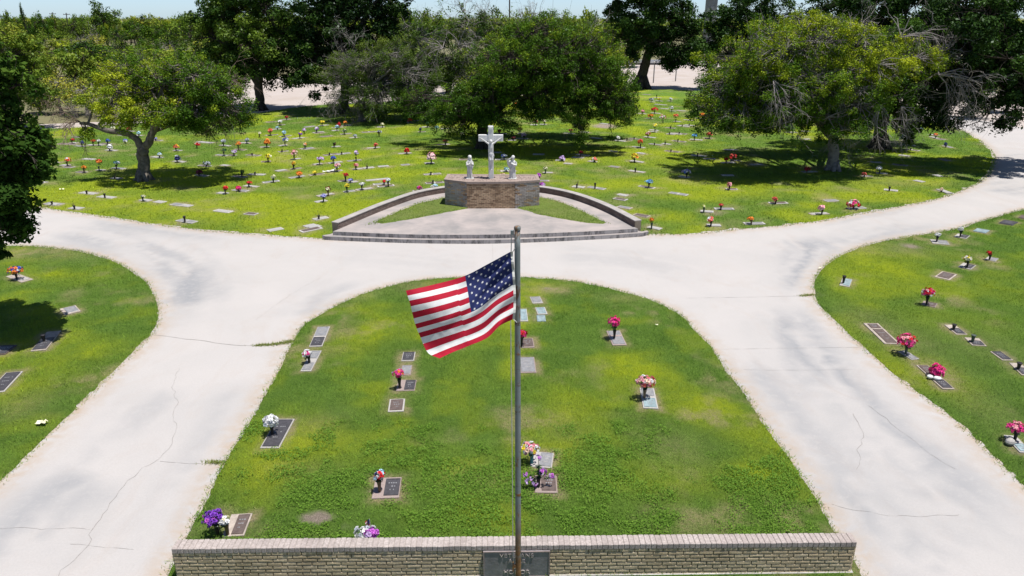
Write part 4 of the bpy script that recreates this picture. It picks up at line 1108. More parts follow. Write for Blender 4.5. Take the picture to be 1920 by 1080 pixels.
lo = ccw([(q[0], q[1]) for q in pl_([(618, 432), (640, 425)], PZ)] + pl_([(1180, 422), (1204, 427)], PZ) + pl_(ft_lo, .15))
slab('lower_step', lo, -.04, .15, steps)

# curved retaining wall
aw = empty('curved_wall', (0, 0, 0))
tag(aw, 'low curved brick wall with pale coping wrapping the plaza behind the crucifix', 'wall')
pts = [Vector((x, y, 0)) for x, y in arc_in]
ins, outs = [], []
for i, p in enumerate(pts):
    t = (pts[min(i + 1, len(pts) - 1)] - pts[max(i - 1, 0)]).normalized()
    n = Vector((-t.y, t.x, 0))
    ins.append(p + n * .01); outs.append(p + n * .27)
z0_, z1_ = -.05, PZ + .27
def strip_wall(ins, outs, za, zb, name, mat, parent, tintf=None):
    mb = MB(); n = len(ins)
    vs = [(*p.xy, za) for p in ins] + [(*p.xy, zb) for p in ins] + [(*p.xy, zb) for p in outs] + [(*p.xy, za) for p in outs]
    fs = []
    for i in range(n - 1):
        for a in range(4):
            b2 = (a + 1) % 4
            fs.append((a * n + i, a * n + i + 1, b2 * n + i + 1, b2 * n + i))
    fs += [(0, n, 2 * n, 3 * n), (n - 1, 4 * n - 1, 3 * n - 1, 2 * n - 1)]
    mb.add(vs, fs)
    return mb.build(name, mat, parent)
strip_wall(ins, outs, z0_, z1_ - .03, 'brick_body', M['mortar'], aw)
ab = MB(); g = rng(8)
L = 0.0; path = [(0.0, ins[0])]
for a, b_ in zip(ins[:-1], ins[1:]): L += (b_ - a).length; path.append((L, b_))
def along(s):
    for (a, p), (b_, q) in zip(path[:-1], path[1:]):
        if s <= b_: return p.lerp(q, (s - a) / (b_ - a + 1e-9))
    return path[-1][1]
for c in range(4):
    s = (.11 if c % 2 else 0)
    while s < L - .05:
        e = min(s + .205, L)
        p, q = along(s), along(e); mdl = (p + q) / 2; d = (q - p); an = math.atan2(d.y, d.x)
        zz = PZ + .005 + c * .058
        ab.box((mdl.x, mdl.y, zz + .024), (d.length - .010, .035, .046), 0, an, tint=.15 + .7 * g.random())
        s = e + .002
ab.build('brickwork', M['arc'], aw)
ins2 = [a - (b_ - a).normalized() * .03 for a, b_ in zip(ins, outs)]; outs2 = [b_ + (b_ - a).normalized() * .02 for a, b_ in zip(ins, outs)]
strip_wall(ins2, outs2, z1_ - .03, z1_, 'coping', M['arc_top'], aw)

# turf wedges either side of the plinth
for nm, px in (('turf_wedge', [(682, 424.5), (707, 413), (753, 393), (785, 380), (832, 370), (880, 365), (880, 391), (873, 392), (832, 400), (785, 409), (746, 415.5)]),
               ('turf_wedge', [(1146, 421), (1102, 418.5), (1048, 410), (1007, 402), (975, 392), (966, 390), (966, 366), (1012, 369), (1048, 376.6), (1088, 393), (1115, 406)])):
    pl = np.array(ccw([(q.x, q.y) for q in GG(px, PZ)]))
    pl2 = []
    for i in range(len(pl)):
        a, b_ = pl[i], pl[(i + 1) % len(pl)]
        k = max(1, int(np.linalg.norm(b_ - a) / .3))
        for q in range(k): pl2.append(a + (b_ - a) * q / k)
    o = ground_sheet(nm, np.array(pl2), PZ + .05, .35, M['turf'], lip=PZ - .01, attrf=lambda x, y: dict(yel=.25 * fbm(x, y, 3), dry=np.clip(.15 + .5 * fbm(x * 1.4, y * 1.4 + 3, 4), 0, 1) * .8, bare=np.zeros(len(x))), var_h=.03)
    wp = np.array(pl2)
    V, t_, ya_, da_ = blades(rng(int(px[0][0])), wp, wp[:, 0].min(), wp[:, 0].max(), wp[:, 1].min(), wp[:, 1].max(), 520, .050, .024, False, PZ + .03)
    tag(link('grass', face_soup('grass', V, 3, M['blade'], {'tint': t_, 'yel': ya_, 'dry': np.clip(da_ + .2 * t_, 0, 1)})), 'short grass on the wedge ' + ('left' if px[0][0] < 900 else 'right') + ' of the brick plinth', 'grass', kind='stuff')
    tag(o, 'grass wedge on the plaza ' + ('left' if px[0][0] < 900 else 'right') + ' of the brick plinth', 'grass', kind='structure')

# plinth: half hexagon of mixed brick with a gravel top
bz = PZ
f1, f2 = G(876, 391, bz), G(966, 390.5, bz)
e1, e2 = G(835, 385.5, bz), G(1011, 387, bz)
TZ = P(920, 340.5, (f1.y + f2.y) / 2).z
k1, k2 = e1 + Vector((.06, 1.1, 0)), e2 + Vector((-.06, 1.1, 0))
base = [(p.x, p.y) for p in (e1, f1, f2, e2, k2, k1)]
mon = empty('brick_plinth', ((f1.x + f2.x) / 2, (f1.y + f2.y) / 2 + 1, bz))
tag(mon, 'faceted brown brick plinth topped with gravel carrying the crucifix and statues', 'plinth')
ox, oy = mon.location.x, mon.location.y
loc = [(x - ox, y - oy) for x, y in base]
H = TZ - bz
def inset(poly, d):
    out = []; n = len(poly)
    for i in range(n):
        p0, p1, p2 = Vector(poly[i - 1]), Vector(poly[i]), Vector(poly[(i + 1) % n])
        a = (p1 - p0).normalized(); b_ = (p2 - p1).normalized()
        n1 = Vector((-a.y, a.x)); n2 = Vector((-b_.y, b_.x)); m_ = (n1 + n2).normalized()
        out.append(tuple(p1 + m_ * d / max(.3, m_.dot(n1))))
    return out
M['brick_mix'] = brick_mat('mixed_brown_brick', (0.12, 0.065, 0.040), (0.60, 0.42, 0.27), (0.74, 0.57, 0.40))
M['brick_greyed'] = brick_mat('greyed_brick', (0.26, 0.215, 0.19), (0.46, 0.405, 0.37), (0.58, 0.54, 0.51))
M['gravel'] = simple('pink_gravel', (0.42, 0.33, 0.29), .95, .5, 45, bmp=.6)
mb = MB(); mb.prism(inset(loc, .03), -.35, H - .09); mb.build('mortar_core', M['mortar'], mon)
bb = MB(); g = rng(21)
for i in range(6):
    p, q = Vector((*loc[i], 0)), Vector((*loc[(i + 1) % 6], 0))
    d = q - p; Lw = d.length; an = math.atan2(d.y, d.x); u = d.normalized(); nn = Vector((u.y, -u.x, 0))
    n_rows = int(H / .062)
    for r in range(n_rows):
        z = -.03 + r * (H - .05) / n_rows + .025
        s = -.1 if r % 2 else 0.0
        while s < Lw:
            a, b_ = max(s, 0), min(s + .195, Lw)
            if b_ - a > .03:
                tt = .5 + .45 * (g.random() - .5) - (.45 if g.random() < .22 else 0)
                bb.box(p + u * (a + b_) / 2 - nn * (.02 + .004 * g.random()) + Vector((0, 0, z + .03)), (b_ - a - .006, .05, (H - .05) / n_rows - .008), 0 if i == 1 or (i != 1 and g.random() < .18) else 1, an, max(0, tt))
            s += .205
bb.build('brickwork', [M['brick_mix'], M['brick_greyed']], mon)
mb = MB(); 
rim_o, rim_i = inset(loc, -.02), inset(loc, .13)
n = 6
vs = [(*p, H - .09) for p in rim_o] + [(*p, H) for p in rim_o] + [(*p, H) for p in rim_i] + [(*p, H - .07) for p in rim_i]
fs = []
for i in range(6):
    j = (i + 1) % 6
    for a in range(3): fs.append((a * 6 + i, a * 6 + j, (a + 1) * 6 + j, (a + 1) * 6 + i))
    fs.append((18 + i, 18 + j, j, i))
mb.add(vs, fs); mb.build('rim_course', M['gravel'], mon)
mb = MB(); mb.prism(inset(loc, .12), H - .12, H - .015); mb.build('gravel_bed', M['gravel'], mon)
# loose stones so the bed has relief
sg = rng(4); n = 900
xs = (sg.random(n) - .5) * 4.2; ys = (sg.random(n) - .5) * 4
k = inside(np.array(inset(loc, .16)), xs, ys); xs, ys = xs[k], ys[k]
st = MB()
for x, y in zip(xs, ys):
    r = .018 + .03 * sg.random()
    st.ball((x, y, H - .012), r, 0, 5, 4, (1, .8, .6), sg.random(), Matrix.Rotation(sg.random() * 6, 3, 'Z'))
sto = st.build('loose_stones', M['gravel'], mon)
sto['kind'] = 'stuff'

def remesh(o, vox, smooth=2):
    m_ = o.modifiers.new('remesh', 'REMESH'); m_.mode = 'VOXEL'; m_.voxel_size = vox; m_.use_smooth_shade = True
    if smooth:
        s_ = o.modifiers.new('smooth', 'SMOOTH'); s_.iterations = smooth; s_.factor = .5
    dg = bpy.context.evaluated_depsgraph_get(); dg.update()
    me = bpy.data.meshes.new_from_object(o.evaluated_get(dg))
    o.modifiers.clear(); old = o.data; o.data = me
    return o

# crucifix
cb_ = G(921, 333.5, TZ)
# foot of the cross on the plinth top
CY = cb_.y
crucifix = empty('crucifix', (cb_.x, CY, TZ - .03))
tag(crucifix, 'white cross bearing a crucified figure between the two white statues', 'crucifix')
ctop = P(921, 236, CY).z - TZ + .03; zarm = P(921, 258.5, CY).z - TZ + .03
sc_ = 1 / ppm(CY, TZ + 1)
bwid = 9.6 * sc_; aw_ = 46 * sc_; ah = 11.0 * sc_ / CP
mb = MB(); mb.cbox((0, 0, ctop / 2), (bwid, .20, ctop), .012); mb.build('upright_beam', M['white'], crucifix)
mb = MB()
mb.cbox((0, .004, zarm), (aw_, .17, ah), .010)
mb.build('crossbar', M['white'], crucifix)
fg = MB(); y0 = -.20
zs = zarm - .20                                    # shoulder height
hw_ = aw_ * .40
fg.tube([(.0, y0, zs - .48), (.015, y0 - .01, zs - .36), (.0, y0 - .02, zs - .20), (0, y0, zs - .05), (0, y0, zs + .01)], [.085, .078, .095, .098, .06], 12, squash=.72)
fg.tube([(0, y0, zs - .02), (.01, y0 - .02, zs + .05)], [.035, .033], 8)
fg.ball((.015, y0 - .045, zs + .085), .062, 0, 12, 9, (.85, 1, 1.15))
fg.ball((.018, y0 - .105, zs + .075), .012, 0, 6, 5)                   # nose
fg.ball((.015, y0 - .075, zs + .035), .032, 0, 8, 6, (.8, .8, 1))      # beard
fg.ball((.012, y0 - .02, zs + .10), .070, 0, 12, 8, (.95, .95, 1.0))   # hair
for s in (-1, 1):
    fg.tube([(s * .07, y0, zs - .03), (s * .19, y0 + .03, zs + .045), (s * .31, y0 + .08, zs + .125), (s * hw_, y0 + .10, zs + .20)], [.042, .036, .030, .022], 8)
    fg.ball((s * (hw_ + .03), y0 + .10, zs + .215), .030, 0, 8, 6, (1.2, .6, .8))
    for q in range(4): fg.tube([(s * (hw_ + .045), y0 + .09, zs + .205 + .012 * q), (s * (hw_ + .085), y0 + .075, zs + .21 + .014 * q)], [.0085, .007], 5)
    fg.tube([(s * .045, y0, zs - .46), (s * .05 + .02, y0 - .07, zs - .70), (s * .03 + .01, y0 - .01, zs - .90), (s * .018, y0 - .02, zs - 1.02)], [.062, .048, .038, .026], 8)
    fg.tube([(s * .018, y0 - .02, zs - 1.02), (s * .016, y0 - .06, zs - 1.09)], [.026, .018], 6)
fg.tube([(0, y0, zs - .58), (0, y0, zs - .50), (0, y0 - .005, zs - .42), (0, y0, zs - .39)], [.100, .112, .104, .092], 12, squash=.8)   # loincloth
fg.tube([(.09, y0 - .02, zs - .42), (.12, y0 - .03, zs - .52), (.115, y0 - .03, zs - .64)], [.03, .034, .018], 6)
fg.box((0, y0 - .005, zs - 1.13), (.10, .14, .03))
fig = fg.build('crucified_figure', M['statue'], crucifix)
remesh(fig, .011, 2)
mb = MB(); mb.box((0, -.108, ctop - .10), (.13, .018, .07)); mb.build('title_board', M['white'], crucifix)

def robed(name, label, px, py, pytop, man):
    b0 = G(px, py, TZ); Hh = P(px, pytop, b0.y).z - TZ
    t = empty(name, (b0.x, b0.y, TZ - .03)); tag(t, label, 'statue', None)
    s = Hh / 1.05
    fg = MB(); n = 40; vs = []; fs = []
    wdt = .88 if man else .76
    prof = [(.0, .150, .120), (.03, .165, .13), (.15, .160, .125), (.35, .150, .115), (.52, .148, .112), (.62, .150, .115), (.72, .158, .112), (.79, .150, .10), (.835, .105, .082), (.865, .06, .06)]
    for z, rx, ry in prof:
        fold = max(0.0, 1 - z / .75)
        for j in range(n):
            a = 2 * math.pi * j / n
            r = 1 + .075 * fold * math.sin(a * 9 + 2.2 * z) + .04 * fold * math.sin(a * 5 - 4 * z)
            vs.append((rx * wdt * r * math.cos(a) * s, ry * r * math.sin(a) * s, z * s))
    for i in range(len(prof) - 1):
        for j in range(n):
            j2 = (j + 1) % n; fs.append((i * n + j, i * n + j2, (i + 1) * n + j2, (i + 1) * n + j))
    fs.append(tuple(range(n - 1, -1, -1))); fs.append(tuple((len(prof) - 1) * n + j for j in range(n)))
    fg.add(vs, fs)
    tw = .03 if man else .02
    hc = Vector((tw, -.03, .955)) * s
    fg.tube([(0, 0, .83 * s), (tw * .7 * s, -.015 * s, .90 * s)], [.048 * s, .044 * s], 10)
    fg.ball(hc, .078 * s, 0, 14, 10, (.86, 1.0, 1.18))
    fg.ball(hc + Vector((.005, -.082, -.008)) * s, .013 * s, 0, 6, 5, (.8, 1, 1.5))
    for q in (-1, 1): fg.ball(hc + Vector((q * .027, -.07, .018)) * s, .016 * s, 0, 6, 5, (1.3, .6, .5))
    fg.ball(hc + Vector((0, -.068, -.045)) * s, .02 * s, 0, 6, 5, (1.2, .6, .5))
    if man:
        fg.ball(hc + Vector((0, .012, .018)) * s, .086 * s, 0, 12, 9, (.95, 1, 1.05))
        fg.ball(hc + Vector((0, -.05, -.07)) * s, .040 * s, 0, 8, 6, (.9, .8, 1.0))
        # arm lifted to the head, elbow out; the other folded on the chest
        fg.tube([Vector((-.125, 0, .77)) * s, Vector((-.215, -.05, .80)) * s, Vector((-.14, -.10, .885)) * s, Vector((-.06, -.11, .945)) * s], [.055 * s, .05 * s, .036 * s, .026 * s], 10)
        fg.ball(Vector((-.035, -.115, .965)) * s, .030 * s, 0, 8, 6, (1, .7, 1.2))
        for q in range(4): fg.tube([Vector((-.045 + .013 * q, -.125, .975)) * s, Vector((-.035 + .014 * q, -.115, 1.025 - .006 * abs(q - 1.5))) * s], [.0085 * s, .006 * s], 5)
        fg.tube([Vector((-.20, -.05, .80)) * s, Vector((-.19, -.03, .66)) * s, Vector((-.15, -.02, .50)) * s], [.05 * s, .05 * s, .02 * s], 8)
        fg.tube([Vector((.135, 0, .76)) * s, Vector((.165, -.06, .62)) * s, Vector((.06, -.14, .66)) * s, Vector((.0, -.145, .70)) * s], [.056 * s, .05 * s, .036 * s, .026 * s], 10)
        fg.ball(Vector((-.02, -.15, .715)) * s, .03 * s, 0, 8, 6)
        fg.tube([Vector((.15, -.05, .80)) * s, Vector((.02, -.12, .58)) * s, Vector((-.12, -.11, .38)) * s, Vector((-.15, -.06, .25)) * s], [.03 * s, .035 * s, .03 * s, .012 * s], 8)
    else:
        # veil over head and shoulders, hands joined at the breast
        fg.lathe([(.125 * s, .66 * s), (.122 * s, .76 * s), (.098 * s, .86 * s), (.088 * s, .93 * s), (.088 * s, .99 * s), (.068 * s, 1.04 * s), (.02 * s, 1.06 * s)], (tw * s, .028 * s, 0), 18)
        for q in (-1, 1):
            fg.tube([Vector((q * .12, 0, .76)) * s, Vector((q * .135, -.07, .63)) * s, Vector((q * .06 + .02, -.14, .67)) * s, Vector((q * .015 + .03, -.155, .72)) * s], [.052 * s, .05 * s, .034 * s, .022 * s], 9)
            fg.tube([Vector((q * .125, -.05, .66)) * s, Vector((q * .10, -.10, .52)) * s, Vector((q * .09, -.11, .40)) * s], [.045 * s, .04 * s, .012 * s], 8)
        fg.ball(Vector((.03, -.165, .735)) * s, .03 * s, 0, 8, 6, (.8, .8, 1.3))
        for q in range(4): fg.tube([Vector((.018 + .008 * q, -.172, .75)) * s, Vector((.02 + .007 * q, -.165, .805 - .004 * q)) * s], [.008 * s, .006 * s], 5)
        fg.tube([Vector((.03, -.15, .60)) * s, Vector((.02, -.135, .35)) * s, Vector((.03, -.14, .08)) * s], [.02 * s, .035 * s, .02 * s], 6)
    body = fg.build('robed_figure', M['statue'], t); remesh(body, .012, 1)
    pb_ = MB(); pb_.cbox((0, 0, .015), (.36 * s, .32 * s, .05), .008); pb_.build('base_block', M['statue'], t)
    t.rotation_euler = (0, 0, .25 if not man else -.15)
    return t
robed('praying_statue', 'white statue of a veiled praying woman, left of the cross', 881, 333.5, 290, False)
robed('mourning_statue', 'white statue of a robed man, one arm to his head, right of the cross', 961, 334, 290, True)

# ================================================================ THINGS IN THE DISTANCE
M['wood_pole'] = simple('grey_wood_pole', (0.13, 0.105, 0.09), .95, .4, 6)
M['white_roof'] = simple('white_metal_roof', (0.75, 0.76, 0.78), .5, .1, 2)
M['block_wall'] = simple('grey_block', (0.30, 0.30, 0.30), .9, .3, 2)
M['shed_wall'] = simple('grey_steel_wall', (0.22, 0.23, 0.25), .7, .2, 2)
g = rng(31)
ups = [(224, 80, 213, 20, 'nearest leaning utility pole in the scrub at the left'), (273, 66, 271, 32, 'dark utility pole with a second pole close beside it'), (303, 62, 299, 31, 'utility pole rightmost on the left skyline, next to the big oak'), (100, 50, 98, 23, 'utility pole leftmost on the skyline, with a level crossarm'), (127, 52, 124, 24, 'utility pole in front of a bushy skyline tree'), (290, 60, 288, 33, 'short utility pole between two others on the left skyline')]
for xb_, yb, xt, yt, lab in ups:
    b0 = G(xb_, max(yb, 56)); 
    if b0.y > 320: b0 = P(xb_, 60, 300); b0.z = 0
    tp = P(xt, yt, b0.y)
    t = empty('utility_pole', b0); tag(t, lab, 'utility pole', 'utility poles on the left skyline')
    d = tp - b0
    mb = MB(); mb.tube([(0, 0, -.3), d * .5, d], [.24, .2, .16], 8); mb.build('shaft', M['wood_pole'], t)
    mb = MB(); mb.box(d - Vector((0, 0, .6)), (2.6, .16, .2)); mb.build('crossarm', M['wood_pole'], t)
    for q in (-1.1, -.4, .4, 1.1):
        mb = MB(); mb.lathe([(.05, 0), (.09, .06), (.06, .12), (.09, .18), (.03, .26)], d + Vector((q, 0, -.5)), 8); mb.build('insulator', M['block_wall'], t)
b0 = P(955.5, 100, 118); b0.z = 0
t = empty('antenna_mast', b0); tag(t, 'thin dark mast rising behind the bare tree at the top centre', 'mast')
mb = MB(); mb.tube([(0, 0, -.2), (0, 0, 8), (0, 0, 15)], [.14, .11, .07], 8); mb.build('shaft', M['wood_pole'], t)
mb = MB(); mb.box((0, 0, .1), (.5, .5, .4)); mb.build('footing', M['block_wall'], t)
# white roofed house far left
hY = 300; hp = P(248, 60, hY); sc1 = hY * CP / F
t = empty('distant_house', (hp.x, hY, 0)); tag(t, 'small distant house with a white roof among the scrub', 'house')
mb = MB(); mb.box((0, 0, 1.4), (7, 5, 2.8)); mb.build('wall', M['block_wall'], t)
mb = MB(); hw2 = 3.8
mb.add([(-hw2, -2.9, 2.8), (hw2, -2.9, 2.8), (hw2, 2.9, 2.8), (-hw2, 2.9, 2.8), (-hw2 * .6, 0, 4.6), (hw2 * .6, 0, 4.6)], [(0, 1, 5, 4), (1, 2, 5), (2, 3, 4, 5), (3, 0, 4), (3, 2, 1, 0)]); mb.build('roof', M['white_roof'], t)
mb = MB(); mb.box((-1.5, -2.53, 1.5), (1.1, .06, 1.1)); mb.build('window', M['shed_wall'], t)
mb = MB(); mb.box((1.2, -2.53, 1.05), (1.0, .06, 2.1)); mb.build('door', M['wood_pole'], t)
# long low shed behind the far oak
sY = 136; a, b_ = P(1205, 123, sY), P(1275, 123, sY)
t = empty('long_shed', ((a.x + b_.x) / 2, sY, 0)); tag(t, 'long low shed with a white roof beyond the pale lot', 'shed')
Lw = (b_.x - a.x) + 6; zt = P(1240, 117, sY).z; ze = P(1240, 123.5, sY).z
ze = max(.5, ze) 
mb = MB(); mb.box((0, 1.5, ze / 2 + .1), (Lw, 3, ze + .2)); mb.build('wall', M['shed_wall'], t)
mb = MB(); mb.add([(-Lw / 2 - .2, -.3, ze), (Lw / 2 + .2, -.3, ze), (Lw / 2 + .2, 3.4, zt + .15), (-Lw / 2 - .2, 3.4, zt + .15), (-Lw / 2 - .2, -.3, ze - .12), (Lw / 2 + .2, -.3, ze - .12), (Lw / 2 + .2, 3.4, zt), (-Lw / 2 - .2, 3.4, zt)], [(0, 1, 2, 3), (7, 6, 5, 4), (0, 4, 5, 1), (1, 5, 6, 2), (2, 6, 7, 3), (3, 7, 4, 0)]); mb.build('roof', M['white_roof'], t)
for q in range(5):
    mb = MB(); mb.box((-Lw / 2 + (q + .5) * Lw / 5, -.02, ze / 2), (.09, .06, ze)); mb.build('post', M['block_wall'], t)
for px, yb, yt, lab in ((1225, 155, 118, 'slim grey gate post with a round cap in front of the pale lot'), (1266.5, 152, 133, 'shorter grey post at the right of the pale lot')):
    b0 = G(px, yb); hgt = P(px, yt, b0.y).z
    t = empty('gate_post', b0); tag(t, lab, 'post')
    mb = MB(); mb.tube([(0, 0, -.1), (0, 0, hgt)], [.075, .07], 8); mb.build('shaft', M['block_wall'], t)
    mb = MB(); mb.ball((0, 0, hgt + .08), .12); mb.build('cap', M['white'], t)
# grey concrete tower top right of centre
tY = 200; a = P(1332, 30, tY)
t = empty('concrete_tower', (a.x, tY, 0)); tag(t, 'grey concrete tower showing between the oaks on the skyline', 'tower')
tz = P(1332, -6, tY).z
mb = MB(); mb.box((0, 0, tz / 2), (2.5, 2.5, tz)); mb.build('shaft', M['block_wall'], t)
mb = MB(); mb.box((0, 0, tz + .2), (3.0, 3.0, .5)); mb.build('parapet', M['block_wall'], t)
for q in range(3):
    mb = MB(); mb.box((0, -1.27, tz * (.45 + .17 * q)), (.8, .06, 1.0)); mb.build('window', M['shed_wall'], t)

# ================================================================ TREES
LEAFY = 9.5
M['leaf_mesquite'] = leaf_mat('mesquite_leaf', (0.022, 0.058, 0.008), (0.082, 0.165, 0.014), (0.370, 0.420, 0.022), 0.18, 0.006)
M['leaf_oak'] = leaf_mat('oak_leaf', (0.013, 0.032, 0.008), (0.040, 0.088, 0.014), (0.150, 0.220, 0.026), 0.14, 0.010)
M['leaf_grey'] = leaf_mat('grey_green_leaf', (0.032, 0.060, 0.016), (0.080, 0.135, 0.022), (0.180, 0.230, 0.035), 0.18, 0.006)
M['leaf_gloss'] = leaf_mat('glossy_leaf', (0.016, 0.036, 0.008), (0.036, 0.080, 0.014), (0.130, 0.210, 0.030), 0.16, 0.0)
M['leaf_brush'] = leaf_mat('brush_leaf', (0.055, 0.095, 0.018), (0.145, 0.220, 0.026), (0.380, 0.370, 0.055), 0.18, 0.006)

def lerp3(a, b, t): return a + (b - a) * t

def leaf_cloud(g, centres, radii, counts, tints, size, aspect, droop, up=0.8):
    """small four-cornered leaves scattered through many clumps -> (V, tint)"""
    idx = np.repeat(np.arange(len(centres)), counts)
    n = len(idx)
    C = np.asarray(centres)[idx]; R = np.asarray(radii)[idx]
    d = g.normal(size=(n, 3)); d /= np.linalg.norm(d, axis=1)[:, None]
    rr = g.random(n) ** 0.55
    off = d * (rr * R)[:, None]; off[:, 2] *= 0.72
    off[:, 2] -= droop * R * g.random(n) ** 3 * 1.6
    p = C + off
    nr = g.normal(size=(n, 3)) * 0.75 + d * 0.55; nr[:, 2] += up
    nr /= np.linalg.norm(nr, axis=1)[:, None]
    a = g.normal(size=(n, 3)); a[:, 2] -= droop
    a -= nr * (a * nr).sum(1)[:, None]; a /= np.linalg.norm(a, axis=1)[:, None] + 1e-9
    b = np.cross(nr, a)
    s = size * (0.40 + 1.25 * g.random(n) ** 1.6)
    a = a * (s * 0.5)[:, None]; b = b * (s * 0.5 * aspect)[:, None]
    V = np.stack([p - a, p + b - a * 0.15, p + a, p - b - a * 0.15], 1)
    t = np.asarray(tints)[idx] + (g.random(n) - 0.5) * 0.30
    return V.reshape(-1, 3), np.clip(t, 0, 1)

def dead_branch(mb, g, p, d, L, r, depth, droop=0.25, seg=3, spread=0.6, n=3):
    """a bare branch that forks again and again"""
    pts = [p.copy()]; q = p.copy(); dd = d.normalized()
    for k in range(seg):
        dd = (dd + Vector(g.normal(size=3)) * 0.22 + Vector((0, 0, -droop * 0.35))).normalized()
        q = q + dd * (L / seg); pts.append(q.copy())
    mb.tube(pts, [r * (1 - 0.65 * i / seg) for i in range(seg + 1)], 4 if r > 0.02 else 3, cap=False)
    if depth <= 0: return
    for k in range(n):
        i = g.integers(1, seg + 1)
        nd = (dd + Vector(g.normal(size=3)) * spread).normalized()
        dead_branch(mb, g, pts[i], nd, L * (0.45 + 0.3 * g.random()), max(r * 0.5, 0.006), depth - 1, droop, seg, spread, n)

def grow(g, Y, base, trunks, lobes, leaf, aspect, dens, clump, droop, wood, wall_=0.55, flat=1.0, thin=0.0, twig_r=0.022):
    """lobes: (centre, rx, ry, rz, tint) in metres; trunks: list of (points, radii). Returns the leaf soup and the wood."""
    wm = MB()
    for pts, rad in trunks:
        # roughen the trunk a little
        P2 = []; R2 = []
        for i in range(len(pts) - 1):
            m = 4
            for k in range(m):
                P2.append(pts[i].lerp(pts[i + 1], k / m) + (Vector(g.normal(size=3)) * rad[i] * 0.07 if (i or k) else Vector()))
                R2.append((rad[i] + (rad[i + 1] - rad[i]) * k / m) * (0.95 + 0.1 * g.random()))
        P2.append(pts[-1]); R2.append(rad[-1])
        wm.tube(P2, R2, 10)
    base_r = trunks[0][1][0]
    # root flare
    b0 = trunks[0][0][0]
    for k in range(6):
        a = k * 1.05 + g.random() * 0.5
        wm.tube([b0 + Vector((math.cos(a) * base_r * 1.5, math.sin(a) * base_r * 1.5, -0.08)), b0 + Vector((math.cos(a) * base_r * 0.9, math.sin(a) * base_r * 0.9, base_r * 0.5)), b0 + Vector((math.cos(a) * base_r * 0.5, math.sin(a) * base_r * 0.5, base_r * 1.8))], [base_r * 0.25, base_r * 0.42, base_r * 0.3], 6)
    anchors = []
    for pts, rad in trunks:
        for i in range(1, len(pts)):
            if pts[i].z - base.z > 0.3 * (max(l[0].z for l in lobes) - base.z) or i == len(pts) - 1:
                anchors.append((pts[i], rad[i]))
    cen, cr_, cn, ct = [], [], [], []
    for c, rx, ry, rz, tint in lobes:
        a, ar = min(anchors, key=lambda q: (q[0] - c).length + max(0, q[0].z - c.z) * 0.5)
        mid = a.lerp(c, 0.5) + Vector((0, 0, 0.12 * (c - a).length)) + Vector(g.normal(size=3)) * 0.2
        limb = [a, a.lerp(mid, 0.6), mid, mid.lerp(c, 0.6), c]
        r0 = min(ar * 0.8, 0.04 + 0.022 * (c - a).length)
        wm.tube(limb, [r0, r0 * 0.85, r0 * 0.65, r0 * 0.45, r0 * 0.25], 6, cap=False)
        area = math.pi * rx * rz
        thick = .35 + .95 * g.random()          # some boughs are nearly bare, others heavy with leaf
        lean = Vector((g.normal() * .18 * rx, 0, g.normal() * .12 * rz)); c = c + lean
        k = max(4, int(area * 1.05 / (clump * clump)))
        for _ in range(k):
            d = g.normal(size=3); d /= np.linalg.norm(d)
            r = g.random() ** (1 / 3) * (1 - wall_) + wall_ * (0.55 + 0.55 * g.random())
            if g.random() < .24: r *= 1.0 + .45 * g.random()
            q = Vector((c.x + d[0] * rx * r, c.y + d[1] * ry * r, c.z + d[2] * rz * r * flat))
            if d[2] < -.35 and droop >= .4 and g.random() < .35: q.z -= .8 * g.random()     # hanging sprays under the boughs
            if q.z < 0.6: q.z = 0.6 + 0.4 * g.random()
            cl = clump * (0.45 + 0.85 * g.random() ** 1.3)
            cen.append(q); cr_.append(cl)
            cn.append(max(6, int(thick * LEAFY * dens * cl * cl * (0.40 + 1.5 * g.random() ** 1.4) * (1 - thin * g.random()))))
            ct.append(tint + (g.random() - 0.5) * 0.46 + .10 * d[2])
            s = limb[int(g.integers(2, 5))]
            md = s.lerp(q, 0.5) + Vector(g.normal(size=3)) * 0.12
            wm.tube([s, md, q], [twig_r * 1.5, twig_r, twig_r * 0.4], 3, cap=False)
            for j in range(2):
                wm.tube([md.lerp(q, 0.5), q + Vector(g.normal(size=3)) * cl * 0.7], [twig_r * 0.6, twig_r * 0.25], 3, cap=False)
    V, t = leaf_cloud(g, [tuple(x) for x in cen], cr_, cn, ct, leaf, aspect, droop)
    return V, t, wm

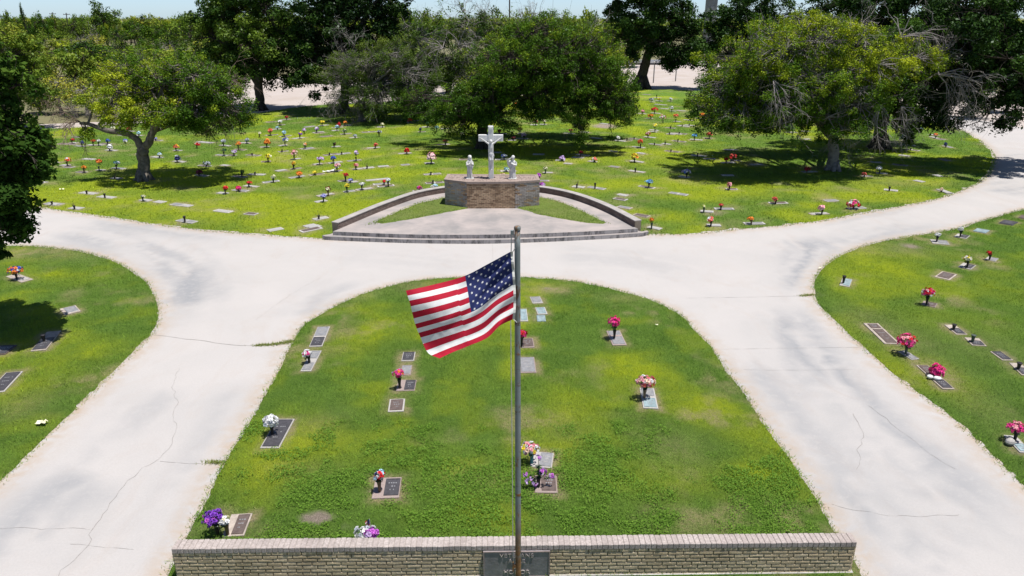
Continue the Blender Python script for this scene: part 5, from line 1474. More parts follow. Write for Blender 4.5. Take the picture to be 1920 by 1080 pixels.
def tree(name, label, cat, seed, base_px, Y, trunks, lobes, leafmat, woodmat, leaf, aspect=0.6, dens=70, clump=0.6, droop=0.3, depth=0.9, dead=(), deadmat='dead', group=None, thin=0.0, tint=0.0, wall_=0.55, live_twigs=0.022, deep=0.0):
    g = rng(seed)
    base = G(base_px[0], base_px[1], 0.0) if Y is None else P(base_px[0], base_px[1], Y)
    base.z = 0.0
    Y = base.y
    tr = []
    for pts, rad in trunks:
        w = [P(x[0], x[1], Y + (x[2] if len(x) > 2 else 0)) for x in pts]
        tr.append((w, rad))
    tr[0][0][0].z = -0.05
    lb = []
    for l in lobes:
        px, py, rx, ry = l[:4]
        dY = l[4] if len(l) > 4 else 0.0
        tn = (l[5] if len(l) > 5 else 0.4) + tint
        c = P(px, py, Y + dY)
        k = 1 / ppm(c.y, c.z)
        lb.append((c, rx * k, min(rx * k, 3.2) * depth, ry * k, tn))
    if deep:
        # the crown is as deep as it is wide: more boughs in front of and behind the ones read from the photograph
        c0 = sum(l[0].x for l in lb) / len(lb); hw0 = max(abs(l[0].x - c0) for l in lb) + .5
        for l in list(lobes):
            px, py, rx, ry = l[:4]; x0 = P(px, py, Y).x
            f = math.sqrt(max(0.0, 1 - ((x0 - c0) / hw0) ** 2)) * hw0 * deep
            for s in (.85, -.5):
                dY = s * f * (.75 + .4 * g.random())
                if abs(dY) < 1.2: continue
                c = P(px + g.normal() * 8, py + (4 if s < 0 else -2), Y + dY); k = 1 / ppm(c.y, c.z)
                if c.z < 1.3: continue
                lb.append((c, rx * k * .9, min(rx * k, 3.2) * depth * .8, ry * k * .75, (l[5] if len(l) > 5 else .4) + tint))
    V, t, wm = grow(g, Y, base, tr, lb, leaf, aspect, dens, clump, droop, woodmat, thin=thin, wall_=wall_, twig_r=live_twigs)
    root = empty(name, base)
    tag(root, label, cat, group)
    off = np.array(base)
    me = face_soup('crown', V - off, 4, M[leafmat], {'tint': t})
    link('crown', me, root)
    wm.v = [(a - base.x, b - base.y, c - base.z) for a, b, c in wm.v]
    wm.build('trunk', M[woodmat], root, smooth=True)
    if dead:
        for (px, py, dY, dx, dz, L, r, n) in dead:
            db = MB()
            for k in range(n):
                p = P(px, py, Y + dY)
                dead_branch(db, g, p - base, Vector((dx + g.normal() * 0.35, g.normal() * 0.6, dz + g.normal() * 0.3)), L * (0.7 + 0.6 * g.random()), r, 3, droop=0.45 if dz <= 0.3 else 0.0)
            db.build('dead_branches', M[deadmat], root)
    return root

R = [0.34, 0.27, 0.2]
# crooked mesquite on the left
tree('mesquite_tree', 'crooked mesquite forked low with one long bare limb reaching left', 'tree', 11, (271, 339), None,
     [([(271, 339), (270, 318), (268, 296), (267, 279)], [.36, .30, .29, .29]),
      ([(267, 281), (258, 263), (243, 252), (222, 247), (203, 246), (184, 239), (165, 232), (150, 231)], [.20, .18, .16, .15, .14, .12, .09, .07]),
      ([(268, 281), (279, 266), (287, 247), (290, 225), (296, 195), (305, 160)], [.22, .20, .18, .15, .11, .07]),
      ([(287, 247), (310, 215), (345, 180), (380, 165)], [.13, .10, .08, .05])],
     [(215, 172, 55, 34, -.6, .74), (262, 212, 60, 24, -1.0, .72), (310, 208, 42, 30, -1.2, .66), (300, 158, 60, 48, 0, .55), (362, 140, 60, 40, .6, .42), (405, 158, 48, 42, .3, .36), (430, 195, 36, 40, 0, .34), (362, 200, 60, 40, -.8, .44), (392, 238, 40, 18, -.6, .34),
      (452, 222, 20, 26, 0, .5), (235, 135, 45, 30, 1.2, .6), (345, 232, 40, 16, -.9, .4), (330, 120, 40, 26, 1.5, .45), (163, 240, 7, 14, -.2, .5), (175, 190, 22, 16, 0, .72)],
     'leaf_mesquite', 'bark', .088, .55, 215, .36, .35,
     dead=[(150, 228, 0, -0.7, -0.05, 1.0, .03, 7), (130, 205, .4, -0.5, .3, 1.1, .02, 6), (410, 225, -.2, .3, -.6, 1.0, .015, 5), (360, 225, -.4, .3, -.6, .9, .015, 4), (420, 150, .6, .8, .1, 1.0, .018, 5)], deadmat='dead_brown', deep=.55)
# oak on the pale lot
tree('oak_tree', 'tall round oak with a short dark trunk on the pale lot', 'tree', 12, (488, 206), None,
     [([(488, 206), (486, 180), (484, 160), (487, 140)], [.48, .40, .40, .34]), ([(484, 160), (465, 130), (440, 90)], [.28, .2, .12]), ([(487, 145), (505, 110), (520, 60)], [.26, .2, .12])],
     [(352, 70, 16, 22, 0, .7), (395, 62, 44, 40, 0, .72), (372, 45, 24, 26, 1, .5), (440, 28, 55, 44, 0, .7), (505, 22, 60, 44, 0, .6), (540, 70, 46, 50, 0, .45), (470, 75, 60, 44, -2, .7), (425, 105, 40, 36, -1, .6), (500, 120, 52, 34, -1, .35), (548, 118, 34, 36, 0, .25), (460, 138, 30, 16, 0, .25), (525, 148, 30, 14, 0, .2), (470, -18, 60, 30, 0, .4), (405, 10, 36, 30, 1, .45)],  # upper left boughs tinted lighter as if sunlit, low right ones darker
     'leaf_oak', 'bark_dark', .19, .62, 66, .70, .25, deep=.5)
tree('oak_tree', 'very dark tall oak behind the twiggy grey mesquite', 'tree', 13, (645, 213), None,
     [([(645, 213), (645, 190), (648, 150), (650, 100)], [.5, .42, .36, .25])],
     [(612, 40, 60, 52, 0, .22), (685, 20, 74, 60, 0, .16), (742, 48, 42, 50, 1, .14), (600, 112, 48, 46, -1, .32), (575, 150, 34, 28, -1, .3), (640, -30, 80, 44, 0, .2), (700, 100, 60, 50, 1, .1), (648, 80, 60, 50, -1, .26), (725, -20, 50, 40, 0, .18), (570, 85, 30, 36, 0, .3), (660, 140, 40, 26, -1, .2)],
     'leaf_oak', 'bark_dark', .19, .62, 66, .70, .25, deep=.5)
# twiggy grey mesquite
tree('mesquite_tree', 'twiggy olive mesquite with grey bare branches on its left side', 'tree', 14, (678, 228), None,
     [([(678, 228), (678, 212), (681, 190), (690, 165)], [.26, .22, .2, .16]), ([(680, 195), (660, 170), (640, 145)], [.12, .09, .05])],
     [(700, 112, 74, 34, 0, .55), (652, 142, 46, 34, 0, .5), (755, 135, 60, 46, 0, .42), (722, 172, 74, 30, -1, .42), (795, 175, 42, 44, 0, .28), (640, 185, 36, 22, 0, .35), (805, 130, 36, 48, .5, .3), (772, 210, 26, 16, 0, .25), (700, 205, 60, 14, 0, .3), (820, 200, 25, 20, 0, .25), (745, 95, 40, 22, 1, .5)],
     'leaf_grey', 'bark_grey', .105, .4, 140, .42, .45, deep=.6,
     dead=[(655, 130, -1.0, -.6, .5, 1.6, .022, 9), (640, 175, -1.4, -.6, -.2, 1.7, .022, 10), (670, 190, -1.5, -.3, -.5, 1.6, .02, 9), (665, 85, -.5, -.4, .8, 1.2, .018, 6), (690, 160, -1.6, -.4, -.4, 1.5, .02, 6)], thin=.4)
# spreading mesquite behind the cross
tree('mesquite_tree', 'wide green mesquite spreading behind the white cross with low hanging boughs', 'tree', 15, (906, 279), None,
     [([(906, 279), (903, 258), (905, 235), (915, 205)], [.40, .33, .32, .28]), ([(905, 235), (945, 195), (990, 165), (1040, 150)], [.22, .18, .14, .08]), ([(910, 215), (935, 150), (965, 95)], [.18, .13, .07]), ([(990, 165), (1060, 170), (1120, 175)], [.12, .09, .05])],
     [(890, 185, 66, 42, -1, .36), (955, 110, 70, 50, 0, .44), (1030, 85, 70, 46, 0, .46), (1105, 110, 62, 52, 0, .46), (1146, 165, 42, 50, 0, .38), (1080, 165, 70, 40, -1.5, .38), (1000, 165, 66, 42, -2, .42), (880, 218, 52, 24, -1, .32), (935, 222, 46, 20, -1, .3), (1035, 45, 46, 30, 0, .52), (1092, 212, 20, 32, -.5, .34), (1172, 208, 22, 30, 0, .36),
      (1010, 205, 60, 16, -1, .3), (1100, 75, 44, 36, 1, .5), (970, 60, 30, 30, 1, .4), (1140, 120, 36, 30, 0, .5), (850, 200, 25, 24, 0, .3), (1130, 205, 22, 18, -.5, .3), (870, 245, 22, 12, -.5, .4), (780, 190, 34, 30, 1, .34), (815, 215, 40, 16, .5, .34), (930, 170, 50, 40, 1, .34), (1060, 130, 60, 40, -1, .42), (1150, 195, 40, 24, 0, .36), (960, 150, 50, 40, -2, .42), (1000, 120, 50, 40, -1.5, .44)],
     'leaf_mesquite', 'bark_dark', .092, .55, 165, .38, .45, tint=-.06, deep=.75,
     dead=[(1010, 150, -1.8, .3, -.4, 1.2, .018, 4), (1100, 85, -1, .4, .4, 1.3, .018, 5), (1060, 200, -1, .2, -.7, 1.0, .014, 4)])
tree('mesquite_tree', 'half bare mesquite with pale dead branches left of the green one behind the cross', 'tree', 16, (838, 222), None,
     [([(838, 222), (838, 195), (842, 160), (846, 120)], [.34, .28, .25, .18]), ([(842, 160), (800, 110), (780, 70)], [.16, .11, .06]), ([(842, 150), (885, 95), (900, 50)], [.16, .11, .06])],
     [(790, 70, 46, 40, 0, .42), (850, 52, 55, 40, 0, .38), (830, 110, 56, 40, -1, .34), (898, 68, 44, 46, .5, .34), (800, 140, 46, 30, -1, .3), (870, 140, 40, 34, -1, .3), (760, 45, 22, 22, 0, .5), (925, 40, 26, 30, 1, .35)],
     'leaf_grey', 'bark_grey', .17, .45, 70, .55, .3, thin=.5,
     dead=[(830, 90, -2.2, -.3, .2, 2.0, .035, 10), (860, 85, -2.2, .5, .3, 2.0, .035, 9), (810, 130, -2.2, -.5, -.1, 1.8, .03, 8), (870, 25, 0, .1, .9, 1.8, .025, 6), (790, 60, -1, -.5, .5, 1.5, .02, 5), (905, 30, 0, .3, .8, 1.6, .02, 6)])
tree('bare_tree', 'leafless grey tree top poking above the mesquite behind the cross', 'tree', 17, (985, 215), None,
     [([(985, 215), (984, 150), (982, 90), (980, 60)], [.22, .18, .13, .10])],
     [(985, 70, 40, 30, 0, .4), (960, 95, 30, 20, 0, .4)], 'leaf_grey', 'bark_grey', .15, .45, 30, .5, .2, thin=.6,
     dead=[(980, 62, 0, .1, .95, 2.2, .04, 7), (990, 80, 0, .5, .7, 1.8, .03, 5), (970, 80, 0, -.5, .7, 1.8, .03, 5)])
# far oaks, right of centre
tree('oak_tree', 'dark oak with a thick leaning trunk in front of the pale lot', 'tree', 18, (1202, 166), None,
     [([(1202, 166), (1203, 145), (1210, 120), (1220, 85)], [.85, .6, .55, .4])],
     [(1196, 38, 52, 48, 0, .34), (1245, 22, 56, 46, 0, .28), (1162, 62, 26, 38, 0, .34), (1262, 80, 42, 30, 0, .2), (1220, -22, 60, 36, 0, .3), (1288, 104, 26, 24, 0, .16), (1225, 75, 40, 30, -2, .22), (1290, 50, 30, 36, 0, .24), (1180, 92, 24, 20, 0, .3), (1250, 105, 36, 18, 0, .2), (1215, 60, 40, 30, -2, .36)],
     'leaf_oak', 'bark_dark', .24, .62, 42, .85, .2, deep=.5)
tree('oak_tree', 'dark oak behind the left side of the big right hand mesquite', 'tree', 19, (1370, 168), None,
     [([(1370, 168), (1368, 140), (1368, 100)], [.6, .5, .4])],
     [(1318, 72, 44, 38, 0, .36), (1372, 48, 48, 44, 0, .32), (1352, 105, 48, 26, 0, .26), (1425, 35, 50, 44, 0, .28), (1330, 110, 34, 18, 0, .3), (1400, 0, 50, 36, 0, .3), (1480, 25, 50, 44, 0, .26), (1350, 22, 24, 22, 0, .34)],
     'leaf_oak', 'bark_dark', .25, .62, 40, .85, .2)
# big mesquite on the right
tree('mesquite_tree', 'big spreading mesquite with a pale trunk on the right of the lawn', 'tree', 20, (1561, 320), None,
     [([(1561, 320), (1562, 300), (1564, 280), (1562, 255)], [.36, .29, .28, .26]), ([(1562, 260), (1520, 215), (1460, 175), (1400, 160)], [.2, .16, .12, .07]), ([(1563, 255), (1575, 200), (1590, 140), (1600, 90)], [.2, .16, .12, .07]), ([(1570, 230), (1625, 185), (1680, 140)], [.15, .11, .07]), ([(1562, 255), (1540, 190), (1500, 120)], [.16, .12, .07])],
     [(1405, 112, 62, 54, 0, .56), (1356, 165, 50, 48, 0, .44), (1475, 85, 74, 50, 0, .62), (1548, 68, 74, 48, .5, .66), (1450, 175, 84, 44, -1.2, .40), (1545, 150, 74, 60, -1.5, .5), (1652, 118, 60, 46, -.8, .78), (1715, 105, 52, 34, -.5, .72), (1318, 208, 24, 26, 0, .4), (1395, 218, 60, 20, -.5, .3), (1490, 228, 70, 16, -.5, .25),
      (1572, 240, 54, 14, 0, .3), (1760, 108, 22, 22, -.3, .7), (1610, 190, 60, 40, -.8, .4), (1430, 60, 36, 30, 1, .55), (1510, 40, 40, 24, 1, .66), (1380, 235, 60, 8, -.5, .28), (1430, 130, 60, 40, -1.5, .56), (1500, 165, 60, 40, -2, .42), (1340, 190, 44, 30, -.5, .42), (1600, 60, 40, 30, 0, .74), (1460, 205, 60, 24, -1.5, .34), (1600, 130, 50, 40, -1.5, .6), (1550, 215, 60, 26, -.8, .3), (1640, 88, 30, 16, 0, .8)],  # low boughs tinted darker, painting in the shade under the crown
     'leaf_mesquite', 'bark_grey', .086, .55, 185, .36, .4, deep=.8,
     dead=[(1690, 70, -.6, .3, .1, 1.6, .03, 9), (1760, 140, -1.0, .8, 0, 2.0, .035, 9), (1800, 160, -1.0, .3, -.7, 1.4, .02, 8), (1650, 185, -1.8, .1, -.7, 1.5, .03, 9), (1630, 160, -2.0, -.5, -.4, 1.3, .022, 6), (1500, 140, -2.2, .5, -.2, 1.4, .022, 7), (1590, 225, -1.2, -.2, -.4, 1.0, .015, 5), (1740, 110, -.6, .6, .5, 1.4, .02, 6), (1450, 150, -3.4, .2, -.4, 1.5, .022, 7), (1610, 60, -2, .2, .7, 1.3, .02, 6), (1690, 200, -1.2, .5, -.5, 1.4, .022, 7)])
tree('mesquite_tree', 'dark shaded mesquite just behind the pale trunked mesquite', 'tree', 21, (1648, 279), None,
     [([(1648, 279), (1650, 255), (1655, 225), (1665, 190)], [.52, .42, .36, .24])],
     [(1600, 175, 66, 50, 0, .30), (1680, 165, 60, 50, 0, .28), (1690, 218, 36, 34, -1, .42), (1630, 110, 74, 54, 1, .3), (1700, 80, 60, 44, 1, .3), (1560, 120, 60, 50, 1, .26), (1745, 150, 50, 44, 1, .22), (1690, 245, 22, 18, -1, .45)],
     'leaf_mesquite', 'bark_dark', .115, .55, 140, .44, .4, tint=-.1, deep=.6)
tree('oak_tree', 'huge dark evergreen oak overhanging the road at the top right', 'tree', 22, (2010, 312), None,
     [([(2010, 312), (2006, 270), (1990, 220), (1960, 150)], [.55, .46, .4, .3]), ([(1990, 220), (1900, 170), (1830, 130)], [.25, .2, .1])],
     [(1806, 92, 72, 62, 0, .26), (1885, 60, 84, 70, 0, .28), (1850, 165, 74, 48, -1, .22), (1905, 205, 56, 38, 0, .2), (1788, 190, 40, 36, 0, .2), (1960, 125, 84, 84, 0, .26), (1835, 228, 52, 18, 0, .2), (1795, 5, 80, 54, 0, .24), (1900, -30, 110, 60, 0, .28), (2020, 60, 90, 90, 0, .3), (2050, 180, 80, 60, 0, .25), (1765, 215, 30, 22, 0, .22), (1890, 110, 70, 40, -2.5, .3), (1762, 150, 44, 44, 0, .24), (1745, 60, 44, 50, 0, .26), (1740, 205, 26, 22, .3, .24), (1920, 160, 60, 50, -2, .3), (1850, 20, 70, 50, -2, .3)],
     'leaf_oak', 'bark_dark', .15, .6, 110, .55, .35)
tree('oak_tree', 'dark oak filling the sky behind the right hand mesquite', 'tree', 23, (1705, 205), None,
     [([(1705, 205), (1705, 170), (1703, 120)], [.5, .45, .3])],
     [(1640, 15, 70, 44, 0, .3), (1730, 30, 76, 56, 0, .2), (1700, 90, 80, 46, 0, .18), (1570, 5, 60, 36, 0, .3), (1690, -35, 110, 44, 0, .24), (1780, 60, 60, 60, 0, .16), (1640, 70, 60, 40, 0, .22)],
     'leaf_oak', 'bark_dark', .22, .62, 58, .75, .2)
# glossy tree at the left edge, near the camera
tree('sweetgum_tree', 'near dark glossy leaved tree cut off by the left edge', 'tree', 24, (-85, 640), None,
     [([(-85, 640), (-86, 560), (-88, 440), (-90, 250), (-92, 60)], [.20, .17, .15, .11, .05])],
     [(-70, 130, 62, 50, 0, .4), (-30, 190, 66, 50, 0, .42), (20, 230, 52, 40, 0, .44), (48, 275, 36, 40, -.1, .42), (20, 310, 62, 40, .2, .35), (-40, 290, 80, 60, 0, .35), (25, 375, 52, 36, -.2, .32), (-50, 400, 80, 50, 0, .3), (5, 425, 44, 30, -.3, .3), (-20, 468, 36, 20, -.2, .3), (-120, 200, 70, 70, 0, .4), (-150, 330, 80, 80, 0, .35), (-90, 60, 46, 40, 0, .42), (-130, 450, 70, 40, 0, .3), (66, 258, 20, 20, .6, .42), (68, 292, 14, 14, 1.2, .4), (30, 330, 36, 30, 1.5, .36), (30, 160, 22, 22, 0, .42), (10, 120, 20, 22, 0, .4)],
     'leaf_gloss', 'bark_dark', .125, .62, 330, .34, .3, depth=1.0, tint=.12, deep=.6)
tree('brush_tree', 'dark trunked green tree in the scrub behind the near left edge tree', 'tree', 25, (28, 240), None,
     [([(28, 240), (28, 200), (27, 160), (26, 110)], [.3, .24, .2, .12])],
     [(20, 105, 60, 40, 0, .45), (62, 138, 40, 36, 0, .45), (-30, 130, 60, 60, 0, .4), (35, 75, 36, 24, 0, .5), (70, 180, 30, 30, 0, .35), (0, 180, 50, 40, 0, .35)],
     'leaf_brush', 'bark_dark', .16, .55, 70, .55, .3)

# ---------------------------------------------------------------- the scrub behind, plant by plant
ORD = ['', 'first', 'second', 'third', 'fourth', 'fifth', 'sixth', 'seventh', 'eighth', 'ninth', 'tenth', 'eleventh', 'twelfth', 'thirteenth', 'fourteenth', 'fifteenth', 'sixteenth', 'seventeenth', 'eighteenth', 'nineteenth', 'twentieth']
def ordinal(n):
    if n <= 20: return ORD[n]
    return {2: 'twenty', 3: 'thirty', 4: 'forty', 5: 'fifty'}[n // 10] + ('-' + ORD[n % 10] if n % 10 else 'th')

VARY = [-.18, .12, .0]
def proto(kind, seed):
    """a unit shrub or tree, about 4 m tall, at the origin -> (crown mesh, wood mesh)"""
    g = rng(seed)
    H = 4.0
    if kind == 'bare':
        wm = MB()
        for k in range(9):
            a = g.random() * 6.28
            dead_branch(wm, g, Vector((math.cos(a) * .2, math.sin(a) * .2, 0)), Vector((math.cos(a) * .55, math.sin(a) * .55, 1)), 1.7, .035, 4, droop=0.0, spread=.55, n=3)
        cen = [tuple(Vector(g.normal(size=3)) * 0.8 + Vector((0, 0, 2.4))) for _ in range(14)]
        V, t = leaf_cloud(g, cen, [.6] * 14, [50] * 14, [.5] * 14, .14, .5, .2)
        return face_soup('crown', V, 4, M['leaf_brush'], {'tint': t}), wm.mesh('trunk', M['dead'])
    lobes = []
    n = {'round': 8, 'tall': 9, 'spread': 9, 'retama': 8}[kind]
    for k in range(n):
        a = g.random() * 6.28; r = 1.0 + 0.5 * g.random()
        if kind == 'tall': c = Vector((math.cos(a) * .8, math.sin(a) * .8, 1.2 + 2.6 * k / n)); rr = (.95, .95, .75)
        elif kind == 'spread': c = Vector((math.cos(a) * 1.5 * r, math.sin(a) * 1.3 * r, 2.0 + 1.1 * g.random())); rr = (1.15, 1.1, .75)
        else: c = Vector((math.cos(a) * 1.0 * r, math.sin(a) * 1.0 * r, 1.0 + 2.2 * g.random())); rr = (1.05, 1.05, .85)
        lobes.append((c, *rr, {'round': .45, 'tall': .4, 'spread': .4, 'retama': .8}[kind] + (g.random() - .5) * .25 + VARY[seed % 10]))
    tr = [([Vector((0, 0, 0)), Vector((.1, 0, .8)), Vector((0, .1, 1.6)), Vector((0, 0, 2.4))], [.16, .13, .1, .06])]
    V, t, wm = grow(g, 0, Vector((0, 0, 0)), tr, lobes, .19, .6, 44 if kind != 'retama' else 34, .55, .3, 'bark', thin=.3)
    lm = {'round': 'leaf_brush', 'tall': 'leaf_oak', 'spread': 'leaf_mesquite', 'retama': 'leaf_brush'}[kind]
    return face_soup('crown', V, 4, M[lm], {'tint': t}), wm.mesh('trunk', M['bark_grey' if kind == 'retama' else 'bark_dark'])

PROTO = {}
for i, k in enumerate(['round', 'tall', 'spread', 'retama', 'bare']):
    PROTO[k] = [proto(k, 200 + i * 10 + j) for j in range(3)]
KIND_TXT = {'round': 'green brush shrub', 'tall': 'dark evergreen tree', 'spread': 'green spreading tree', 'retama': 'yellow-green brush shrub', 'bare': 'grey twiggy bare shrub'}
NAME_TXT = {'round': 'brush_shrub', 'tall': 'evergreen_tree', 'spread': 'scrub_tree', 'retama': 'yellow_shrub', 'bare': 'bare_shrub'}
PLANTS = []
def plant(kind, px, Y, ytop, wpx, row):
    """one plant: pixel column, distance, pixel row of its top, width in pixels"""
    PLANTS.append((kind, px, Y, ytop, wpx, row))
g = rng(5)
# first row, at the edge of the lawn on the left
for px, k, yt, w in [(65, 'retama', 165, 70), (100, 'retama', 138, 84), (150, 'retama', 148, 84), (188, 'bare', 165, 70), (225, 'bare', 150, 70), (275, 'retama', 130, 64), (320, 'bare', 110, 80), (135, 'bare', 175, 60), (-40, 'round', 150, 90), (245, 'bare', 185, 50)]:
    plant(k, px, 62 + g.random() * 4, yt, w, 'front row of scrub')
for px, k, yt, w in [(60, 'round', 108, 90), (130, 'round', 98, 90), (195, 'bare', 130, 80), (170, 'round', 120, 80), (250, 'bare', 95, 70), (300, 'round', 95, 70), (345, 'bare', 88, 60), (10, 'round', 95, 80), (225, 'retama', 118, 60), (275, 'bare', 82, 60), (330, 'spread', 120, 70), (395, 'bare', 125, 60)]:
    plant(k, px, 78 + g.random() * 8, yt, w, 'second row of scrub')
kinds = ['round', 'tall', 'retama', 'spread', 'bare', 'bare', 'spread']
for row, Y, n, x0, x1, yt, w in [('third row of scrub', 105, 11, -20, 440, 84, 80), ('fourth row of scrub', 140, 12, -20, 450, 68, 66), ('fifth row of scrub', 185, 14, -10, 460, 57, 56), ('sixth row of scrub', 245, 14, -10, 460, 50, 44)]:
    for i in range(n):
        px = x0 + (x1 - x0) * (i + 0.5 + (g.random() - .5) * .7) / n
        plant(kinds[int(g.integers(0, 7))], px, Y * (0.93 + .14 * g.random()), yt + g.normal() * 9, w * (.55 + 1.0 * g.random()), row)
# trees on the skyline at the left
for px, Y, yt, w, k in [(190, 215, 20, 66, 'tall'), (178, 225, 28, 50, 'spread'), (246, 230, 38, 36, 'spread'), (126, 200, 27, 34, 'round'), (272, 260, 36, 34, 'tall'), (41, 150, 21, 12, 'tall'), (8, 120, 22, 44, 'round'), (72, 160, 26, 40, 'spread'), (105, 240, 32, 36, 'round'), (155, 300, 36, 26, 'spread'), (310, 270, 42, 40, 'spread'),
                        (340, 260, 38, 40, 'round'), (350, 160, 35, 40, 'spread'), (60, 250, 34, 40, 'round'), (218, 280, 36, 20, 'round'), (20, 260, 32, 40, 'spread')]:
    plant(k, px, Y, yt, w, 'skyline at the left')
# behind the big trees in the middle and on the right
for i, (px, Y, yt, w, k) in enumerate([(470, 150, 60, 70, 'round'), (540, 160, 70, 70, 'spread'), (600, 150, 80, 70, 'round'), (740, 120, 60, 80, 'spread'), (780, 95, 75, 80, 'round'), (800, 110, 30, 80, 'spread'), (860, 120, 28, 70, 'bare'), (910, 115, 30, 80, 'round'), (965, 105, 34, 70, 'bare'), (1010, 110, 30, 80, 'spread'),
                        (1070, 100, 32, 80, 'round'), (1120, 105, 28, 60, 'spread'), (1150, 110, 40, 70, 'bare'), (1110, 85, 60, 60, 'bare'), (1180, 130, 60, 70, 'round'), (1150, 78, 95, 60, 'round'), (1060, 72, 90, 70, 'round'), (980, 74, 95, 70, 'bare'), (880, 76, 100, 70, 'round'), (760, 80, 105, 70, 'bare'), (1285, 160, 80, 50, 'tall'),
                        (1330, 170, 60, 60, 'tall'), (1450, 120, 60, 100, 'round'), (1540, 130, 50, 100, 'tall'), (1640, 120, 40, 100, 'tall'), (1760, 110, 30, 120, 'tall'), (1880, 110, 20, 120, 'tall'), (1500, 88, 95, 90, 'tall'), (1600, 92, 90, 90, 'tall'), (1760, 82, 80, 100, 'tall'), (1880, 86, 60, 110, 'tall'), (1660, 80, 140, 80, 'round'), (1840, 62, 150, 90, 'tall'), (1905, 66, 130, 90, 'tall'), (930, 82, 95, 80, 'round'), (1010, 78, 100, 80, 'spread'), (840, 84, 95, 70, 'round'), (1100, 80, 95, 80, 'round'), (700, 90, 110, 70, 'round'), (960, 92, 70, 80, 'spread'), (1060, 95, 60, 80, 'spread'), (1400, 95, 120, 80, 'tall'), (1560, 85, 120, 90, 'tall'), (1820, 90, 90, 110, 'tall')]):
    plant(k, px, Y, yt, w, 'trees behind the lawn' if px < 1250 else 'trees behind the right mesquites')
cnt = {}
for p in sorted(PLANTS, key=lambda q: q[1]):
    cnt.setdefault((p[0], p[5]), []).append(p)
done = 0
for (k, row), lst in cnt.items():
    for i, (kind, px, Y, yt, w, _) in enumerate(lst):
        top = P(px, yt, Y); z = max(top.z * 1.08, 1.2)
        root = empty(NAME_TXT[kind], (top.x, Y, 0), g.random() * 6.28)
        sx = w / ppm(Y) / 4.2; sz = z / 3.8
        root.scale = (sx, sx, sz)
        txt = KIND_TXT[kind]
        where = {'skyline at the left': 'on the left skyline', 'trees behind the lawn': 'behind the middle mesquites', 'trees behind the right mesquites': 'behind the right mesquites'}.get(row, 'in the ' + row)
        lab = f'{txt} {where}' if len(lst) == 1 else f'{ordinal(i + 1)} {txt} from the left {where}'
        tag(root, lab, 'tree' if 'tree' in txt else 'shrub', 'plants of the scrub behind the cemetery')
        a, b_ = PROTO[kind][done % 3]; done += 1
        link('crown', a, root); link('trunk', b_, root)

# far-off scrub that reads as one mass, out to the skyline
gg = rng(77)
n = 4200
Yf = 290 + 900 * gg.random(n) ** 1.5; Xf = (gg.random(n) - .5) * 2.0 * Yf
cz = 1.2 + 3.4 * gg.random(n) + .0035 * Yf * gg.random(n); rr = 2.2 + 3.0 * gg.random(n)
V, t = leaf_cloud(gg, np.stack([Xf, Yf, cz], 1), rr, np.full(n, 34), .2 + .5 * gg.random(n), 1.5, .7, .1)
V[:, 2] = np.maximum(V[:, 2], -0.05)
tag(link('far_scrub', face_soup('far_scrub', V, 4, M['leaf_brush'], {'tint': t})), 'low scrub reaching to the skyline', 'scrub', kind='stuff')

# ================================================================ GRAVE MARKERS
LZ = .052
def plate(mb_frame, mb_face, w, h, seed):
    pass
def near_marker(i):
    corners, stone, plates, label = NEAR[i]
    c, w, h, an = NEARFIT[i]
    g = rng(300 + i)
    t = empty('grave_marker', (c.x, c.y, 0), an)
    tag(t, label, 'grave marker', 'grave markers near the road')
    mb = MB(); mb.cbox((0, 0, LZ / 2 - .04), (w, h, LZ + .08), .006, 0, 0, .3 + .4 * g.random()); mb.build('stone_base', M[stone], t)
    for x0, y0, x1, y1, met in plates:
        pw, ph = (x1 - x0) * w, (y1 - y0) * h; px, py = ((x0 + x1) / 2 - .5) * w, ((y0 + y1) / 2 - .5) * h
        mb = MB(); mb.cbox((px, py, LZ + .004), (pw, ph, .012), .003)
        e = .014; z = LZ + .0125
        for sy in (-1, 1): mb.box((px, py + sy * (ph / 2 - e), z), (pw - e, .012, .006))
        for sx_ in (-1, 1): mb.box((px + sx_ * (pw / 2 - e), py, z), (.012, ph - e - .026, .006))
        # raised ornament and worn relief, too small to read
        ln = ph > pw
        for r in range(3):
            ww = (pw if not ln else pw) * (.62 - .14 * r) ; yy = py + ph * (.22 - .2 * r)
            k = max(3, int(ww / .035)); 
            for q in range(k):
                if g.random() < .15: continue
                mb.box((px - ww / 2 + ww * (q + .5) / k, yy, z - .002), (ww / k * .6, min(.03, ph * .09), .006), 1)
        mb.build('bronze_plate', [M[met], M['bronze_light' if met != 'bronze_light' else 'granite']], t)
    return t
for i in range(len(NEAR)): near_marker(i)

# ---------------------------------------------------------------- flowers
def rosette(V, mi, tn, p, n, r, mat, g, fine):
    n = n / (np.linalg.norm(n) + 1e-9)
    a = np.cross(n, [0, 0, 1.0]) if abs(n[2]) < .9 else np.cross(n, [1.0, 0, 0]); a /= np.linalg.norm(a); b_ = np.cross(n, a)
    for ring in range(3 if fine else 2):
        m = 6 - ring if fine else 5 - 2 * ring
        ro = r * (1 - .27 * ring); up = r * (.05 + .22 * ring); off = g.random() * 6.28
        for k in range(m):
            w0 = off + 2 * math.pi * k / m; dw = math.pi / m * 1.05
            e = lambda w, q, u: p + (a * math.cos(w) + b_ * math.sin(w)) * q + n * u
            j = .85 + .3 * g.random()
            V += [e(w0 - dw * .4, r * .12, up * .4), e(w0 - dw, ro * .72 * j, up + r * .10), e(w0, ro * j, up + r * (.02 + .2 * g.random())), e(w0 + dw, ro * .72 * j, up + r * .10)]
            mi.append(mat); tn.append(.25 + .6 * g.random() - .1 * ring)

